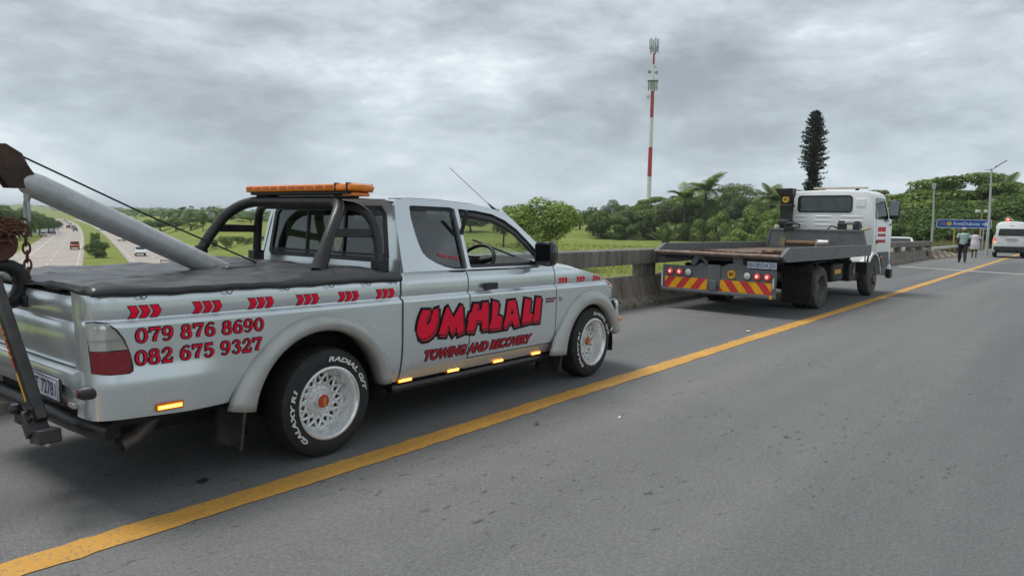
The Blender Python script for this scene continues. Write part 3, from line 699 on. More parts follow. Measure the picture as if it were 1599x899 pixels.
# ------------------------------------------------------------------ the pickup
pk = thing('tow_pickup', 'silver extended cab pickup with red lettering, roll bar and tow boom', 'pickup truck', (2.51, 4.245, 0), R(1.0))
RAKE = .012
def PB(mb, name, mt, parent=None, **k):          # body parts carry the slight nose-down rake
    mb.v = [(x, y, z - RAKE * x) for x, y, z in mb.v]
    return mb.build(name, mt, parent or pk, **k)
HWT = [(.30, .775), (.36, .80), (.42, .824), (.50, .838), (.57, .8445), (.62, .846), (.86, .8465), (.882, .846), (.892, .840), (.901, .823), (.911, .818), (.922, .8235), (.935, .8275), (.98, .8255), (1.02, .822), (1.045, .806), (1.075, .800)]
HZ = [a for a, b in HWT]; HY = [b for a, b in HWT]
def hw(z): return float(np.interp(z, HZ, HY))
RAX, RAZ, RAR = -.05, .31, .49
FAX, FAZ, FAR = 2.885, .295, .455
def zbot(x):
    if x < -.45: z0 = .455 - .02 * smoothstep(x, -1.25, -.8)
    elif x < .5: z0 = .40
    elif x < 2.36: z0 = .352
    else: z0 = .40
    for cx, cz, r in ((RAX, RAZ, RAR), (FAX, FAZ, FAR)):
        if abs(x - cx) < r: z0 = max(z0, cz + math.sqrt(r * r - (x - cx) ** 2))
    return z0
def bulge(x, z): return .016 * (1 - smoothstep(z, .635, .668)) * (1 - smoothstep(x, -.85, -.55)) if x < -.5 else 0.
def panel(mb, stations, ztop, sgn, zb=zbot, low=None):
    """body side: stations are (x, inset); rows follow the crease whatever the lower edge does"""
    rows = []
    for x, ins in stations:
        zt = ztop(x); b = low(x) if low else zb(x)
        zz = [b + (.86 - b) * k / 9. for k in range(10)] + [.872, .882, .892, .901, .911, .922, .935, .96, .985, 1.01, 1.03, 1.048, 1.062]
        zz = [z for z in zz if z < zt - .012 or z <= .86]
        col = [min(z, zt) for z in zz]
        while len(col) < 22: col.append(zt)
        col = col[:22] + [zt]
        if zt < .92: col = [b + (zt - b) * k / 22. for k in range(23)]
        rows.append([(x, sgn * (hw(z) - ins + bulge(x, z)), z) for z in col])
    mb.rings(rows, closed=False, caps=False)
    # returns at both ends
    for r in (rows[0], rows[-1]):
        mb.rings([r, [(x, y - sgn * .03, z) for x, y, z in r]], closed=False, caps=False)
    return mb
def xs(a, b, step=.028):
    n = max(2, int(round((b - a) / step))); return [a + (b - a) * k / n for k in range(n + 1)]
bedst = [(-1.272, .165), (-1.272, .11), (-1.265, .07), (-1.248, .04), (-1.218, .018), (-1.175, .005), (-1.13, 0.)] + [(x, 0.) for x in xs(-1.1, .576)]
for s in (1, -1):
    mb = MB(); panel(mb, bedst, lambda x: 1.043, s); bed = PB(mb, 'bed_side', PAINT, fixn=True, smooth=50)
    mb = MB(); mb.grid(30, 4, lambda u, v: (-1.26 + 1.84 * u, s * (.806 - .06 * v), 1.043 + .004 * math.sin(v * 3.14))); PB(mb, 'bed_rail', PAINT, bed)
for s in (1, -1):
    mb = MB(); panel(mb, [(x, .0015 * (1 - smoothstep(x, .60, .64)) * 10) for x in xs(.606, 1.2365)], lambda x: 1.068, s); cabq = PB(mb, 'cab_quarter_panel', PAINT, fixn=True, smooth=50)
for s in (-1, 1):
    mb = MB(); panel(mb, [(x, 0.) for x in xs(1.249, 2.334)], lambda x: 1.068, s, low=lambda x: .436 - .004 * x)
    d_ = PB(mb, 'door', PAINT, fixn=True, smooth=50)
    if s < 0: door_r = d_
for s in (-1, 1):
    mb = MB(); mb.rings([[(x, s * (hw(z) - .004), z) for z in (.345, .37, .395, .42, .428 - .004 * x)] for x in xs(1.238, 2.37)], closed=False, caps=False); PB(mb, 'sill', PAINT, fixn=True)
FZT = [(2.34, 1.066), (2.6, 1.042), (2.85, 1.008), (3.05, .966), (3.2, .915), (3.3, .865), (3.4, .82), (3.5, .79), (3.62, .78)]
def fzt(x): return float(np.interp(x, [a for a, b in FZT], [b for a, b in FZT]))
fst = [(x, 0.) for x in xs(2.346, 3.18)] + [(3.24, .006), (3.30, .022), (3.36, .045), (3.42, .08), (3.48, .125), (3.53, .19), (3.57, .28), (3.60, .42), (3.615, .60), (3.62, .83)]
for s in (-1, 1):
    mb = MB(); panel(mb, fst, fzt, s); PB(mb, 'front_fender', PAINT, fixn=True, smooth=50)
mb = MB()
def hood(u, v):
    x = 2.30 + 1.325 * u; w = v * 2 - 1
    ins = float(np.interp(x, [a for a, b in fst], [b for a, b in fst])); e = hw(fzt(x)) - ins - .002; e = max(e, .05)
    return (x, w * e, fzt(x) + .048 * (1 - abs(w) ** 3.5) * smoothstep(3.66 - x, 0, .25) + .012 * math.exp(-((abs(w) - .72) / .1) ** 2) * smoothstep(3.4 - x, 0, .5))
mb.grid(40, 33, hood, flip=True)
PB(mb, 'hood', PAINT, fixn=True, smooth=50)
# front bumper (corner piece seen beyond the wheel)
mb = MB()
bp = [(3.30, .872), (3.36, .862), (3.45, .81), (3.53, .72), (3.60, .55), (3.64, .3), (3.65, 0.)]
bp = bp + [(x, -y) for x, y in bp[-2::-1]]
mb.rings([[(x + o * .9, y * (1 + o * .1), z) for x, y in bp] for z, o in ((.715, -.03), (.70, .0), (.66, .012), (.58, .012), (.52, -.0), (.455, -.05), (.43, -.09))], closed=False, caps=False)
fb = PB(mb, 'front_bumper', PAINT, fixn=True, solid=.012)
for s in (-1, 1): PB(MB().box((3.385, s * .868, .535), (.09, .03, .045), Matrix.Rotation(-s * R(16), 3, 'Z')), 'turn_signal', mat('turn_signal_amber', (.8, .28, .02), .25, 0, .1, 20., coat=.5), fb, bevel=.006)

# greenhouse: sides with window openings
def gy(z): return .806 - (z - 1.06) * .135 / .44
QW = [(.776, 1.493), (.80, 1.500), (1.18, 1.502), (1.222, 1.490), (1.226, 1.40), (1.228, 1.08), (1.215, 1.066), (1.093, 1.070), (1.0, 1.088), (.914, 1.118), (.845, 1.152), (.809, 1.190), (.790, 1.25), (.777, 1.32), (.768, 1.42)]
DW = [(1.262, 1.494), (1.45, 1.488), (1.64, 1.468), (1.78, 1.425), (1.905, 1.36), (2.02, 1.27), (2.115, 1.186), (2.135, 1.11), (2.12, 1.076), (1.7, 1.074), (1.272, 1.074), (1.262, 1.09), (1.260, 1.3)]
OUT = [(.602, 1.062), (.612, 1.2), (.628, 1.40), (.645, 1.50), (.668, 1.535), (.75, 1.547), (1.1, 1.55), (1.42, 1.537), (1.62, 1.515), (1.77, 1.488), (1.86, 1.445), (2.02, 1.325), (2.2, 1.185), (2.345, 1.068), (1.8, 1.062), (1.2, 1.062)]
side_g = []
for s in (-1, 1):
    mb = MB(); mb.poly([OUT, QW[::-1], DW[::-1]], lambda x, z: (x, s * gy(z), z))
    g = PB(mb, 'cab_side_frame', PAINT, fixn=False, smooth=0, solid=.028 * (1 if s > 0 else 1))
    side_g.append(g)
def inset(poly, d):
    n = len(poly); out_ = []
    cx = sum(p[0] for p in poly) / n
    area = sum(poly[i][0] * poly[(i + 1) % n][1] - poly[(i + 1) % n][0] * poly[i][1] for i in range(n)); sg = 1 if area > 0 else -1
    for i in range(n):
        a, b, c = Vector(poly[i - 1]), Vector(poly[i]), Vector(poly[(i + 1) % n])
        e1 = (b - a).normalized(); e2 = (c - b).normalized()
        n1_ = Vector((-e1.y, e1.x)) * sg; n2_ = Vector((-e2.y, e2.x)) * sg; nn = (n1_ + n2_)
        k = d / max(.35, (1 + n1_.dot(n2_)) ** .5 * .7071); nn.normalize(); out_.append((b.x + nn.x * k, b.y + nn.y * k))
    return out_
for s in (-1, 1):
    mb = MB(); mb.poly([inset(QW, -.012), inset(QW, .022)[::-1]], lambda x, z: (x, s * (gy(z) + .004), z))
    q = PB(mb, 'quarter_window', BLACKP, smooth=0)
    mb = MB(); mb.poly([inset(QW, .004)], lambda x, z: (x, s * (gy(z) - .004), z)); PB(mb, 'pane', GL_DARK, q, smooth=0)
    mb = MB(); mb.poly([inset(DW, -.014), inset(DW, .030)[::-1]], lambda x, z: (x, s * (gy(z) + .005), z))
    q = PB(mb, 'door_window', BLACKP, smooth=0)
    if s > 0:
        mb = MB(); mb.poly([inset(DW, .004)], lambda x, z: (x, s * (gy(z) - .006), z)); PB(mb, 'pane', GL_CLEAR, q, smooth=0)
    else:        # rain visor along the top of the open window
        mb = MB(); up = [(1.29, 1.487), (1.45, 1.482), (1.64, 1.462), (1.78, 1.419), (1.905, 1.353), (2.02, 1.262), (2.095, 1.195)]
        mb.rings([[(x, -(gy(z) + .010), z + .012), (x - .01, -(gy(z) + .030), z - .02), (x - .02, -(gy(z) + .034), z - .05)] for x, z in up], closed=False, caps=False)
        PB(mb, 'rain_visor', mat('smoked_acrylic', (.02, .02, .022), .2, 0, .1, 9.), q, solid=.003)
for s in (-1, 1): PB(MB().box((1.242, s * (gy(1.28) + .001), 1.28), (.03, .012, .43), Matrix.Rotation(-s * R(17.1), 3, 'X')), 'centre_pillar_trim', BLACKP)
# red shop sticker on the quarter glass: two smudged blocks
mb = MB()
for k in range(9): 
    x0 = .985 + k * .021 + (.012 if k > 4 else 0); z0 = 1.168 - .0035 * k
    mb.add([(x, -(gy(z) + .0005), z) for x, z in ((x0, z0), (x0 + .017, z0 - .003), (x0 + .017, z0 + .016), (x0, z0 + .019))], [(0, 1, 2, 3)])
PB(mb, 'window_sticker', mat('faded_red_sticker', (.45, .05, .07), .5, 0, .2, 30.), smooth=0)
# roof
ZR = [(.64, 1.552), (.70, 1.570), (.85, 1.582), (1.15, 1.584), (1.42, 1.570), (1.62, 1.546), (1.77, 1.514), (1.80, 1.503)]
def roof(u, v):
    x = .645 + 1.155 * u; w = 2 * v - 1; zc_ = float(np.interp(x, [a for a, b in ZR], [b for a, b in ZR])); ze = float(np.interp(x, [a for a, b in OUT[4:11]], [b for a, b in OUT[4:11]])) - .004
    yy = .5 * (1 + abs(w)) if False else abs(w)
    y = math.copysign(gy(ze) * (1 - (1 - yy) ** 1.25), w) if w else 0.
    t = min(1, abs(y) / gy(ze)); return (x, y, ze + (zc_ - ze) * (1 - t ** 3.2))
mb = MB(); mb.grid(26, 41, roof, flip=True); PB(mb, 'roof', PAINT, fixn=True, smooth=60)
for s in (-1, 1):
    mb = MB(); mb.tube([(.64, s * .64, 1.547), (.66, s * .665, 1.548), (.8, s * .668, 1.556), (1.1, s * .668, 1.558), (1.42, s * .668, 1.546), (1.7, s * .672, 1.512)], .0035, 5); PB(mb, 'roof_drip_moulding', BLACKP)
# back wall of the cab with the sliding rear window
def cx(z): return .606 + (z - 1.06) * .085
BW = [(-.795, .55), (-.80, 1.05), (-.665, 1.51), (-.60, 1.545), (.60, 1.545), (.665, 1.51), (.80, 1.05), (.795, .55)]
RW = [(-.665, 1.16), (-.64, 1.135), (.64, 1.135), (.665, 1.16), (.615, 1.45), (.575, 1.488), (-.575, 1.488), (-.615, 1.45)]
mb = MB(); mb.poly([BW, RW[::-1]], lambda y, z: (cx(z), y, z)); PB(mb, 'cab_back_wall', PAINT, smooth=0)
mb = MB(); mb.poly([inset(RW, -.012), inset(RW, .022)[::-1]], lambda y, z: (cx(z) - .006, y, z)); rw = PB(mb, 'rear_window', BLACKP, smooth=0)
mb = MB(); mb.poly([inset(RW, .004)], lambda y, z: (cx(z) + .006, y, z)); PB(mb, 'pane', glass('rear_glass', (.26, .29, .31), .09), rw, smooth=0)
mb = MB()
for y in (-.21, .21): mb.box((cx(1.31) - .002, y, 1.31), (.010, .014, .33), Matrix.Rotation(R(5), 3, 'Y'))
mb.box((cx(1.175) - .004, 0, 1.172), (.012, 1.28, .016)); PB(mb, 'slider_frame', BLACKP, rw)
# windscreen
mb = MB()
def ws(u, v):
    w = v * 2 - 1; a = Vector((1.80, gy(1.49) * .985 * w, 1.50)); b = Vector((2.375, .79 * w, 1.092)); p = a.lerp(b, u); p.x += .05 * (1 - w * w) ; return tuple(p)
mb.grid(6, 13, ws); PB(mb, 'windscreen', GL_CLEAR, smooth=60)
for s in (-1, 1):
    mb = MB(); mb.tube([(1.79, s * .665, 1.50), (2.0, s * .715, 1.35), (2.2, s * .76, 1.21), (2.375, s * .795, 1.085)], .022, 6); PB(mb, 'windscreen_pillar', PAINT)
# interior
mb = MB(); mb.box((1.45, 0, .90), (1.66, 1.48, .06)); mb.box((2.2, 0, .96), (.3, 1.48, .12))
PB(mb, 'cabin_floor', INTER)
mb = MB(); mb.rings([[(x, y, z) for x, z in ((2.02, .95), (1.99, 1.03), (2.04, 1.085), (2.15, 1.10 + (.035 if -.6 < y < -.15 else 0)), (2.40, 1.085), (2.42, .95))] for y in (-.74, -.62, -.58, -.2, -.14, .3, .74)])
dash = PB(mb, 'dashboard', INTER, fixn=True)
for y in (.42, -.4):
    mb = MB()
    mb.rings([[(1.20 + .17 * t + dx, y + dy, .93 + .47 * t) for dx, dy in ((-.06, -.2 * w), (.05, -.24 * w), (.05, .24 * w), (-.06, .2 * w))] for t, w in ((0, 1.), (.5, 1.), (.9, .86), (1.0, .7))][::-1])
    st = PB(mb, 'seat', SEATM, fixn=True, bevel=.03)
    mb = MB(); mb.box((1.12 - .02, y, 1.415), (.09, .25, .15)); PB(mb, 'headrest', SEATM, st, bevel=.03)
mb = MB(); cw = Vector((1.80, -.40, 1.075)); axs = Vector((-.82, 0, .57)).normalized(); uu = Vector((0, 1, 0)); vv = axs.cross(uu)
mb.tube([cw + (uu * math.cos(t) + vv * math.sin(t)) * .185 for t in [k * math.pi / 14 for k in range(29)]], .016, 8)
for t in (R(200), R(340), R(90)): mb.tube([cw, cw + (uu * math.cos(t) + vv * math.sin(t)) * .18], [.03, .016], 6)
mb.tube([cw - axs * .01, cw - axs * .28], .03, 8); mb.tube([cw + axs * .02, cw - axs * .01], .06, 12)
PB(mb, 'steering_wheel', BLACKP)
PB(MB().box((1.86, 0, 1.40), (.05, .24, .07)), 'interior_mirror', BLACKP, bevel=.015)
for y0 in (-.5, .12): PB(MB().tube([(2.34, y0, 1.10), (2.14, y0 + .42, 1.262)], .009, 6), 'wiper', BLACKP)

# chassis with black filler added so gaps read dark; floor widened to deepen shade
mb = MB(); mb.box((1.1, 0, .66), (4.6, 1.14, .52)); mb.box((-.88, 0, .72), (.68, 1.55, .46)); mb.box((1.43, 0, .62), (1.78, 1.54, .50)); mb.box((.56, 0, .72), (.09, 1.55, .50))
mb.box((1.2, 0, .34), (4.4, .9, .16)); mb.box((1.42, 0, .335), (1.72, 1.5, .09)); mb.box((-.86, 0, .43), (.60, 1.45, .08))
PB(mb, 'chassis', DARK)
for s in (-1, 1):
    for (ax_, az_, r_) in ((RAX, RAZ, RAR - .01), (FAX, FAZ, FAR - .01)):
        mb = MB(); mb.rings([[(ax_ + r_ * math.cos(t), s * y, az_ + r_ * math.sin(t)) for t in [R(-8 + 196 * k / 20.) for k in range(21)]] for y in (.835, .56)], closed=False, caps=False)
        mb.add([(ax_ + r_ * math.cos(t), s * .565, az_ + r_ * math.sin(t)) for t in [R(-8 + 196 * k / 20.) for k in range(21)]], [tuple(range(21))]); PB(mb, 'wheel_arch_liner', DARK)
for s in (-1, 1): PB(MB().tube([(.55, s * .76, .30), (2.34, s * .76, .30)], .032, 8), 'side_step', STEEL)

# fender flares
def flare(cx_, cz_, r0, r1, a0, a1, s, lowx):
    mb = MB(); rg_ = []; n = 34
    for k in range(n + 1):
        t = k / n; a = R(a0 + (a1 - a0) * t); wd = r1 - r0
        grow = lowx * (max(0, 1 - t * 3.4) ** 2)
        prof_ = [(r0 + .012, .74), (r0, .864), (r0 + .010, .884), (r0 + .035, .893), (r0 + wd * .62 + grow * .5, .889), (r0 + wd * .9 + grow * .9, .866), (r0 + wd + grow, .838)]
        rg_.append([(cx_ + rr * math.cos(a), s * y, cz_ + rr * math.sin(a)) for rr, y in prof_])
    mb.rings(rg_, closed=False, caps=False)
    return PB(mb, 'fender_flare', FLARE, fixn=False, smooth=45, solid=.006)
for s in (-1, 1):
    flare(RAX, RAZ, .452, .542, 172, 8, s, .05)
    flare(FAX, FAZ, .420, .540, 178, 15, s, .08)
for s in (-1, 1):
    for x, z0, z1, y0, y1 in ((-.565, .16, .425, .62, .895), (2.40, .145, .345, .62, .885)):
        mb = MB(); mb.rings([[(x - .03 * t + .035 * math.sin(v * 3), s * (y0 + (y1 - y0) * v), z1 + (z0 - z1) * t + (.02 * v if t == 1 else 0)) for v in [q / 8. for q in range(9)]] for t in (0, .3, .6, .9, 1.)], closed=False, caps=False)
        PB(mb, 'mud_flap', mat('mudflap_rubber', (.022, .022, .024), .6, 0, .35, 9., bump=.1, dirt=((.09, .08, .07), 6., .5)), solid=.012)

# tailgate, bumper, lamps
mb = MB(); tgp = [(-1.215, .675), (-1.262, .678), (-1.272, .70), (-1.270, .80), (-1.268, .872), (-1.258, .886), (-1.266, .902), (-1.270, .93), (-1.268, .985), (-1.258, 1.005), (-1.215, 1.012)]
mb.rings([[(x + .010 * (abs(y) / .672) ** 6, y, z) for x, z in tgp] for y in [-.672 + 1.344 * k / 24 for k in range(25)]], closed=False, caps=False)
tg = PB(mb, 'tailgate', PAINT, fixn=True, smooth=50)
PB(MB().box((-1.275, 0, .94), (.02, .17, .06)), 'tailgate_handle', BLACKP, tg, bevel=.006)
for s in (-1, 1): PB(MB().box((-1.235, s * .63, 1.022), (.05, .085, .02)), 'tailgate_latch', GALV, tg, bevel=.004)
mb = MB(); bpp = [(-1.20, .672), (-1.278, .670), (-1.300, .660), (-1.308, .640), (-1.306, .600), (-1.292, .592), (-1.284, .52), (-1.272, .50), (-1.22, .488)]
mb.rings([[(x, y, z) for x, z in bpp] for y in [-.690 + 1.38 * k / 12 for k in range(13)]], closed=False, caps=False)
for s in (-1, 1): mb.rings([[(x, s * .690, z) for x, z in bpp], [(-1.2, s * .690, z) for x, z in bpp]], closed=False, caps=False)
rb = PB(mb, 'rear_bumper', PAINT, fixn=True, smooth=40)
PB(MB().box((-1.308, -.392, .567), (.012, .37, .118)), 'plate_holder', BLACKP, rb, bevel=.006)
mb = MB(); mb.box((-1.317, -.392, .569), (.008, .345, .105)); pl = PB(mb, 'number_plate', PLATE, rb, bevel=.003)
vs_, fs_ = fit_text('NT 72781', 0, .305, 0, .066, .008)
mb = MB(); mb.add([(-1.3225, -.392 + .1525 - x, .536 + z) for x, z in vs_], fs_); PB(mb, 'plate_lettering', PLATEB, pl, smooth=0)
mb = MB(); mb.poly([[(0, 0), (.345, 0), (.345, .105), (0, .105)], [(.006, .006), (.006, .099), (.339, .099), (.339, .006)]], lambda a, b: (-1.3218, -.2195 - a, .5165 + b)); PB(mb, 'plate_border', PLATEB, pl, smooth=0)
for s in (-1, 1):
    mb = MB(); mb.lathe([(.001, .034), (.022, .028), (.029, .012), (.031, -.04)], (-1.283, s * .775, .585), (-1, s * -.28, 0), 20); q = PB(mb, 'reflector_housing', BLACKP, rb)
    mb = MB(); mb.lathe([(.001, .037), (.020, .034), (.023, .030)], (-1.284, s * .774, .585), (-1, s * -.28, 0), 20); PB(mb, 'reflector', REDL, q)
mb = MB(); mb.box((-1.292, -.655, .512), (.02, .07, .024)); PB(mb, 'reverse_lamp', CLEARL, rb, bevel=.004)
# tail lamps wrap on the body side
TL = [(-1.262, .905), (-1.235, .908), (-1.205, .902), (-1.170, .872), (-1.140, .825), (-1.118, .76), (-1.105, .70), (-1.105, .672), (-1.125, .660), (-1.20, .662), (-1.258, .674)]
def lampsurf(x, z, s, off):
    ins = float(np.interp(x, [a for a, b in bedst], [b for a, b in bedst])); ins = ins if x > -1.262 else .066; return (x - (off if x < -1.22 else 0), s * (hw(z) - ins + off), z)
def densify(poly, step=.012):
    o_ = []
    for i in range(len(poly)):
        a, b = Vector(poly[i]), Vector(poly[(i + 1) % len(poly)]); n = max(1, int((b - a).length / step))
        o_ += [tuple(a.lerp(b, k / n)) for k in range(n)]
    return o_
def clip(poly, f):                       # keep the part where f(p) >= 0
    o_ = []
    for i in range(len(poly)):
        a, b = poly[i], poly[(i + 1) % len(poly)]; fa, fb_ = f(a), f(b)
        if fa >= 0: o_.append(a)
        if (fa >= 0) != (fb_ >= 0): t = fa / (fa - fb_); o_.append((a[0] + (b[0] - a[0]) * t, a[1] + (b[1] - a[1]) * t))
    return o_
def lamp_strip(poly, s, off, name, mt, par_):
    """columns across the lamp so that it follows the rounded body corner"""
    mb = MB(); x0 = min(p[0] for p in poly); x1 = max(p[0] for p in poly); n = 14
    for k in range(n):
        a = x0 + (x1 - x0) * k / n; b = x0 + (x1 - x0) * (k + 1) / n
        c = clip(clip(poly, lambda p: p[0] - a), lambda p: b - p[0])
        if len(c) > 2: mb.add([lampsurf(x, z, s, off) for x, z in c], [tuple(range(len(c)))])
    return PB(mb, name, mt, par_, fixn=False, smooth=60)
for s in (-1, 1):
    L_ = lamp_strip(TL, s, .006, 'tail_lamp', mat('lamp_surround', (.03, .026, .024), .3, 0, .2, 9.), None)
    INN = [(x * 1.0, z) for x, z in inset(TL, .005)]; INN = [(min(x, -1.118), z) if z < .80 else (x - .006, z) for x, z in INN]
    lamp_strip(clip(INN, lambda p: p[1] - .777), s, .011, 'clear_lens', CLEARL, L_)
    lamp_strip(clip(INN, lambda p: .773 - p[1]), s, .011, 'red_lens', REDL, L_)
    lamp_strip(clip(clip(INN, lambda p: p[1] - .820), lambda p: .824 - p[1]), s, .0135, 'lens_rib', mat('lens_rib', (.30, .27, .22), .3), L_)

# amber marker lights: one on the rear quarter, four under the sill
def marker(x, z, y, w, h, s):
    a = PB(MB().box((x, s * y, z), (w, .03, h)), 'marker_light', mat('marker_housing', (.45, .13, .01), .3, 0, .2, 20., coat=.4), bevel=.005)
    mb = MB(); mb.box((x, s * (y + .016), z - .002), (w * .86, .006, h * .45)); PB(mb, 'led_strip', LED, a)
    mb = MB()
    for k in range(5): mb.box((x + (k - 2) * w * .15, s * (y + .0195), z - .002), (w * .10, .004, h * .24))
    PB(mb, 'led_diode', LEDW, a)
for s in (-1, 1):
    for x in (.655, 1.125, 1.635, 2.13): marker(x, .352, .782, .135, .036, s)
    marker(-.945, .482, .846, .135, .040, s)

# door furniture
PB(MB().box((1.468, -.850, .942), (.155, .022, .052)), 'door_handle', BLACKP, door_r, bevel=.008)
PB(MB().lathe([(.001, .006), (.010, .005), (.012, 0.)], (1.475, -.8475, .865), (0, -1, 0), 12), 'door_lock', CHROME, door_r)
mb = MB(); mb.lathe([(.001, .010), (.022, .008), (.030, .004), (.034, 0.)], (2.405, -.8455, .80), (0, -1, 0), 20); PB(mb, 'side_repeater', CLEARL)
for s in (-1, 1):
    mb = MB(); mb.rings([[(2.085 + dx, s * (.915 + dy * w), 1.175 + dz * w) for dy, dz in ((-.085, -.06), (-.07, -.09), (.06, -.095), (.085, -.07), (.085, .07), (.065, .098), (-.06, .095), (-.085, .075))] for dx, w in ((-.05, .95), (-.045, 1.), (.02, 1.), (.06, .8), (.075, .5))])
    mr = PB(mb, 'door_mirror', mat('mirror_housing', (.012, .012, .013), .22, 0, .2, 9., coat=.4), fixn=True, smooth=50)
    PB(MB().box((2.034, s * .915, 1.175), (.004, .14, .155)), 'mirror_glass', mat('mirror_silver', (.5, .53, .55), .06, 1., .03, 4.), mr)
    PB(MB().tube([(2.12, s * .80, 1.10), (2.11, s * .87, 1.12)], .03, 8), 'mirror_arm', BLACKP, mr)
PB(MB().tube([(1.80, -.60, 1.515), (1.77, -.60, 1.532), (1.72, -.60, 1.56)], [.014, .010, .004], 8), 'aerial_base', BLACKP)
PB(MB().tube([(1.74, -.60, 1.55), (1.275, -.60, 1.80)], .0022, 5), 'aerial', mat('aerial_steel', (.06, .06, .06), .4, .5))

# lettering and chevrons on the right flank
def onside(x, z, off): return (x, -(hw(z) + off), z)
def vinyl(polys, name, mt, off, parent):
    mb = MB()
    for k, p in enumerate(polys): mb.poly(p if isinstance(p[0][0], tuple) else [p], lambda x, z: onside(x, z, off + k * .00012))
    return PB(mb, name, mt, parent, smooth=0)
def chev(x, z0, z1, w, pt): return [(x, z0), (x + w, z0), (x + w + pt, (z0 + z1) / 2), (x + w, z1), (x - .004, z1), (x + pt, (z0 + z1) / 2)]
for x0 in (-1.108, -.800, -.499, -.203, .089, .380):
    cs = [chev(x0 + k * .051, .914, .970, .033, .012) for k in range(3)]
    b_ = vinyl([inset(c, -.0025) for c in cs], 'chevron_outline', VBLACK, .0030, bed); vinyl(cs, 'chevron', RED, .0038, bed)
for x0 in (2.398, 2.678, 2.948, 3.185):
    cs = [chev(x0 + k * .046, .918, .966, .029, .010) if x0 < 3.1 else chev(x0 + k * .030, .872, .908, .015, .007) for k in range(3 if x0 < 3.1 else 2)]
    mb = MB()
    for c in cs:
        zcap = lambda x: fzt(x) - .012
        c2 = [(x, min(z, zcap(x))) for x, z in c]
        mb.poly([c2], lambda x, z: (x, -(hw(z) + .0035 - float(np.interp(x, [a for a, b in fst], [b for a, b in fst]))), z))
    PB(mb, 'chevron', RED, smooth=0)
UM = {'U': [(0.766, 0.806), (0.844, 0.8), (0.806, 0.744), (0.798, 0.719), (0.809, 0.705), (0.828, 0.705), (0.843, 0.728), (0.87, 0.799), (0.916, 0.806), (0.913, 0.733), (0.894, 0.672), (0.855, 0.632), (0.808, 0.615), (0.757, 0.615), (0.727, 0.634), (0.716, 0.672), (0.726, 0.727), (0.743, 0.768)],
 'M': [(0.923, 0.626), (0.995, 0.8), (1.014, 0.808), (1.071, 0.726), (1.141, 0.809), (1.162, 0.801), (1.179, 0.623), (1.11, 0.61), (1.107, 0.663), (1.05, 0.615), (1.022, 0.678), (0.986, 0.619)],
 'H': [(1.209, 0.619), (1.232, 0.69), (1.22, 0.694), (1.24, 0.744), (1.262, 0.746), (1.283, 0.807), (1.34, 0.803), (1.321, 0.756), (1.37, 0.755), (1.384, 0.808), (1.445, 0.807), (1.45, 0.614), (1.378, 0.614), (1.38, 0.674), (1.316, 0.685), (1.282, 0.611)],
 'L': [(1.498, 0.813), (1.57, 0.794), (1.554, 0.701), (1.614, 0.681), (1.594, 0.602), (1.466, 0.605), (1.491, 0.679)],
 'A': [(1.682, 0.797), (1.778, 0.797), (1.836, 0.606), (1.762, 0.599), (1.749, 0.636), (1.698, 0.634), (1.671, 0.601), (1.629, 0.603), (1.663, 0.684)],
 'L2': [(1.9, 0.8), (1.978, 0.785), (1.958, 0.685), (2.013, 0.663), (1.991, 0.615), (1.865, 0.607), (1.885, 0.715)],
 'I': [(2.051, 0.798), (2.12, 0.789), (2.096, 0.606), (2.015, 0.608), (2.036, 0.717)]}
AH = [(1.737, 0.738), (1.759, 0.693), (1.713, 0.692)]
rk = lambda p: [(x - .01, z + RAKE * x) for x, z in p]
UM = {k: rk(v) for k, v in UM.items()}; AH = rk(AH)
sh = lambda p, dx, dz: [(x + dx, z + dz) for x, z in p]
allp = list(UM.values())
vinyl([inset(p, -.018) for p in allp] + [inset(sh(p, .016, -.022), -.016) for p in allp], 'name_lettering_shadow', VBLACK, .0025, cabq)
vinyl([sh(p, .014, -.020) for p in allp], 'name_lettering_depth', RED2, .0048, cabq)
vinyl([inset(p, -.0065) for p in allp], 'name_lettering_edge', VBLACK, .0062, cabq)
vinyl([[p, AH[::-1]] if k == 'A' else p for k, p in UM.items()], 'name_lettering', RED, .0076, cabq)
vinyl([[(x, z) for x, z in AH]], 'letter_counter', VBLACK, .0070, cabq)
def letters(body, x0, x1, z0, z1, dz, off, sh_, red, parent, bold, outl, nm):
    for o_, mt_, hgt, n_ in ((bold + outl, VBLACK, off, nm + '_outline'), (bold, red, off + .0012, nm)):
        vs_, fs_ = fit_text(body, x0, x1, z0, z1, o_, sh_)
        mb = MB(); mb.add([onside(x, z + dz * (x - x0) / (x1 - x0), hgt) for x, z in vs_], fs_); PB(mb, n_, mt_, parent, smooth=0)
def crom(p, n=7):                          # smooth curve through (x, y, width) points
    o_ = []
    for i in range(len(p) - 1):
        a, b, c, d = (np.array(p[max(0, min(len(p) - 1, i + k))], float) for k in (-1, 0, 1, 2))
        for k in range(n):
            t = k / n; o_.append(.5 * (2 * b + (c - a) * t + (2 * a - 5 * b + 4 * c - d) * t * t + (3 * b - a - 3 * c + d) * t ** 3))
    return o_ + [np.array(p[-1], float)]
def oval(cx_, cy_, rx, ry, w0=.08, w1=.12): return [(cx_ + rx * math.cos(t), cy_ + ry * math.sin(t), w0 + w1 * abs(math.cos(t))) for t in [2 * math.pi * k / 20 for k in range(21)]]
_six = [oval(.32, .33, .20, .27), [(.13, .34, .19), (.13, .60, .17), (.24, .87, .09), (.40, .94, .08), (.52, .86, .09)]]
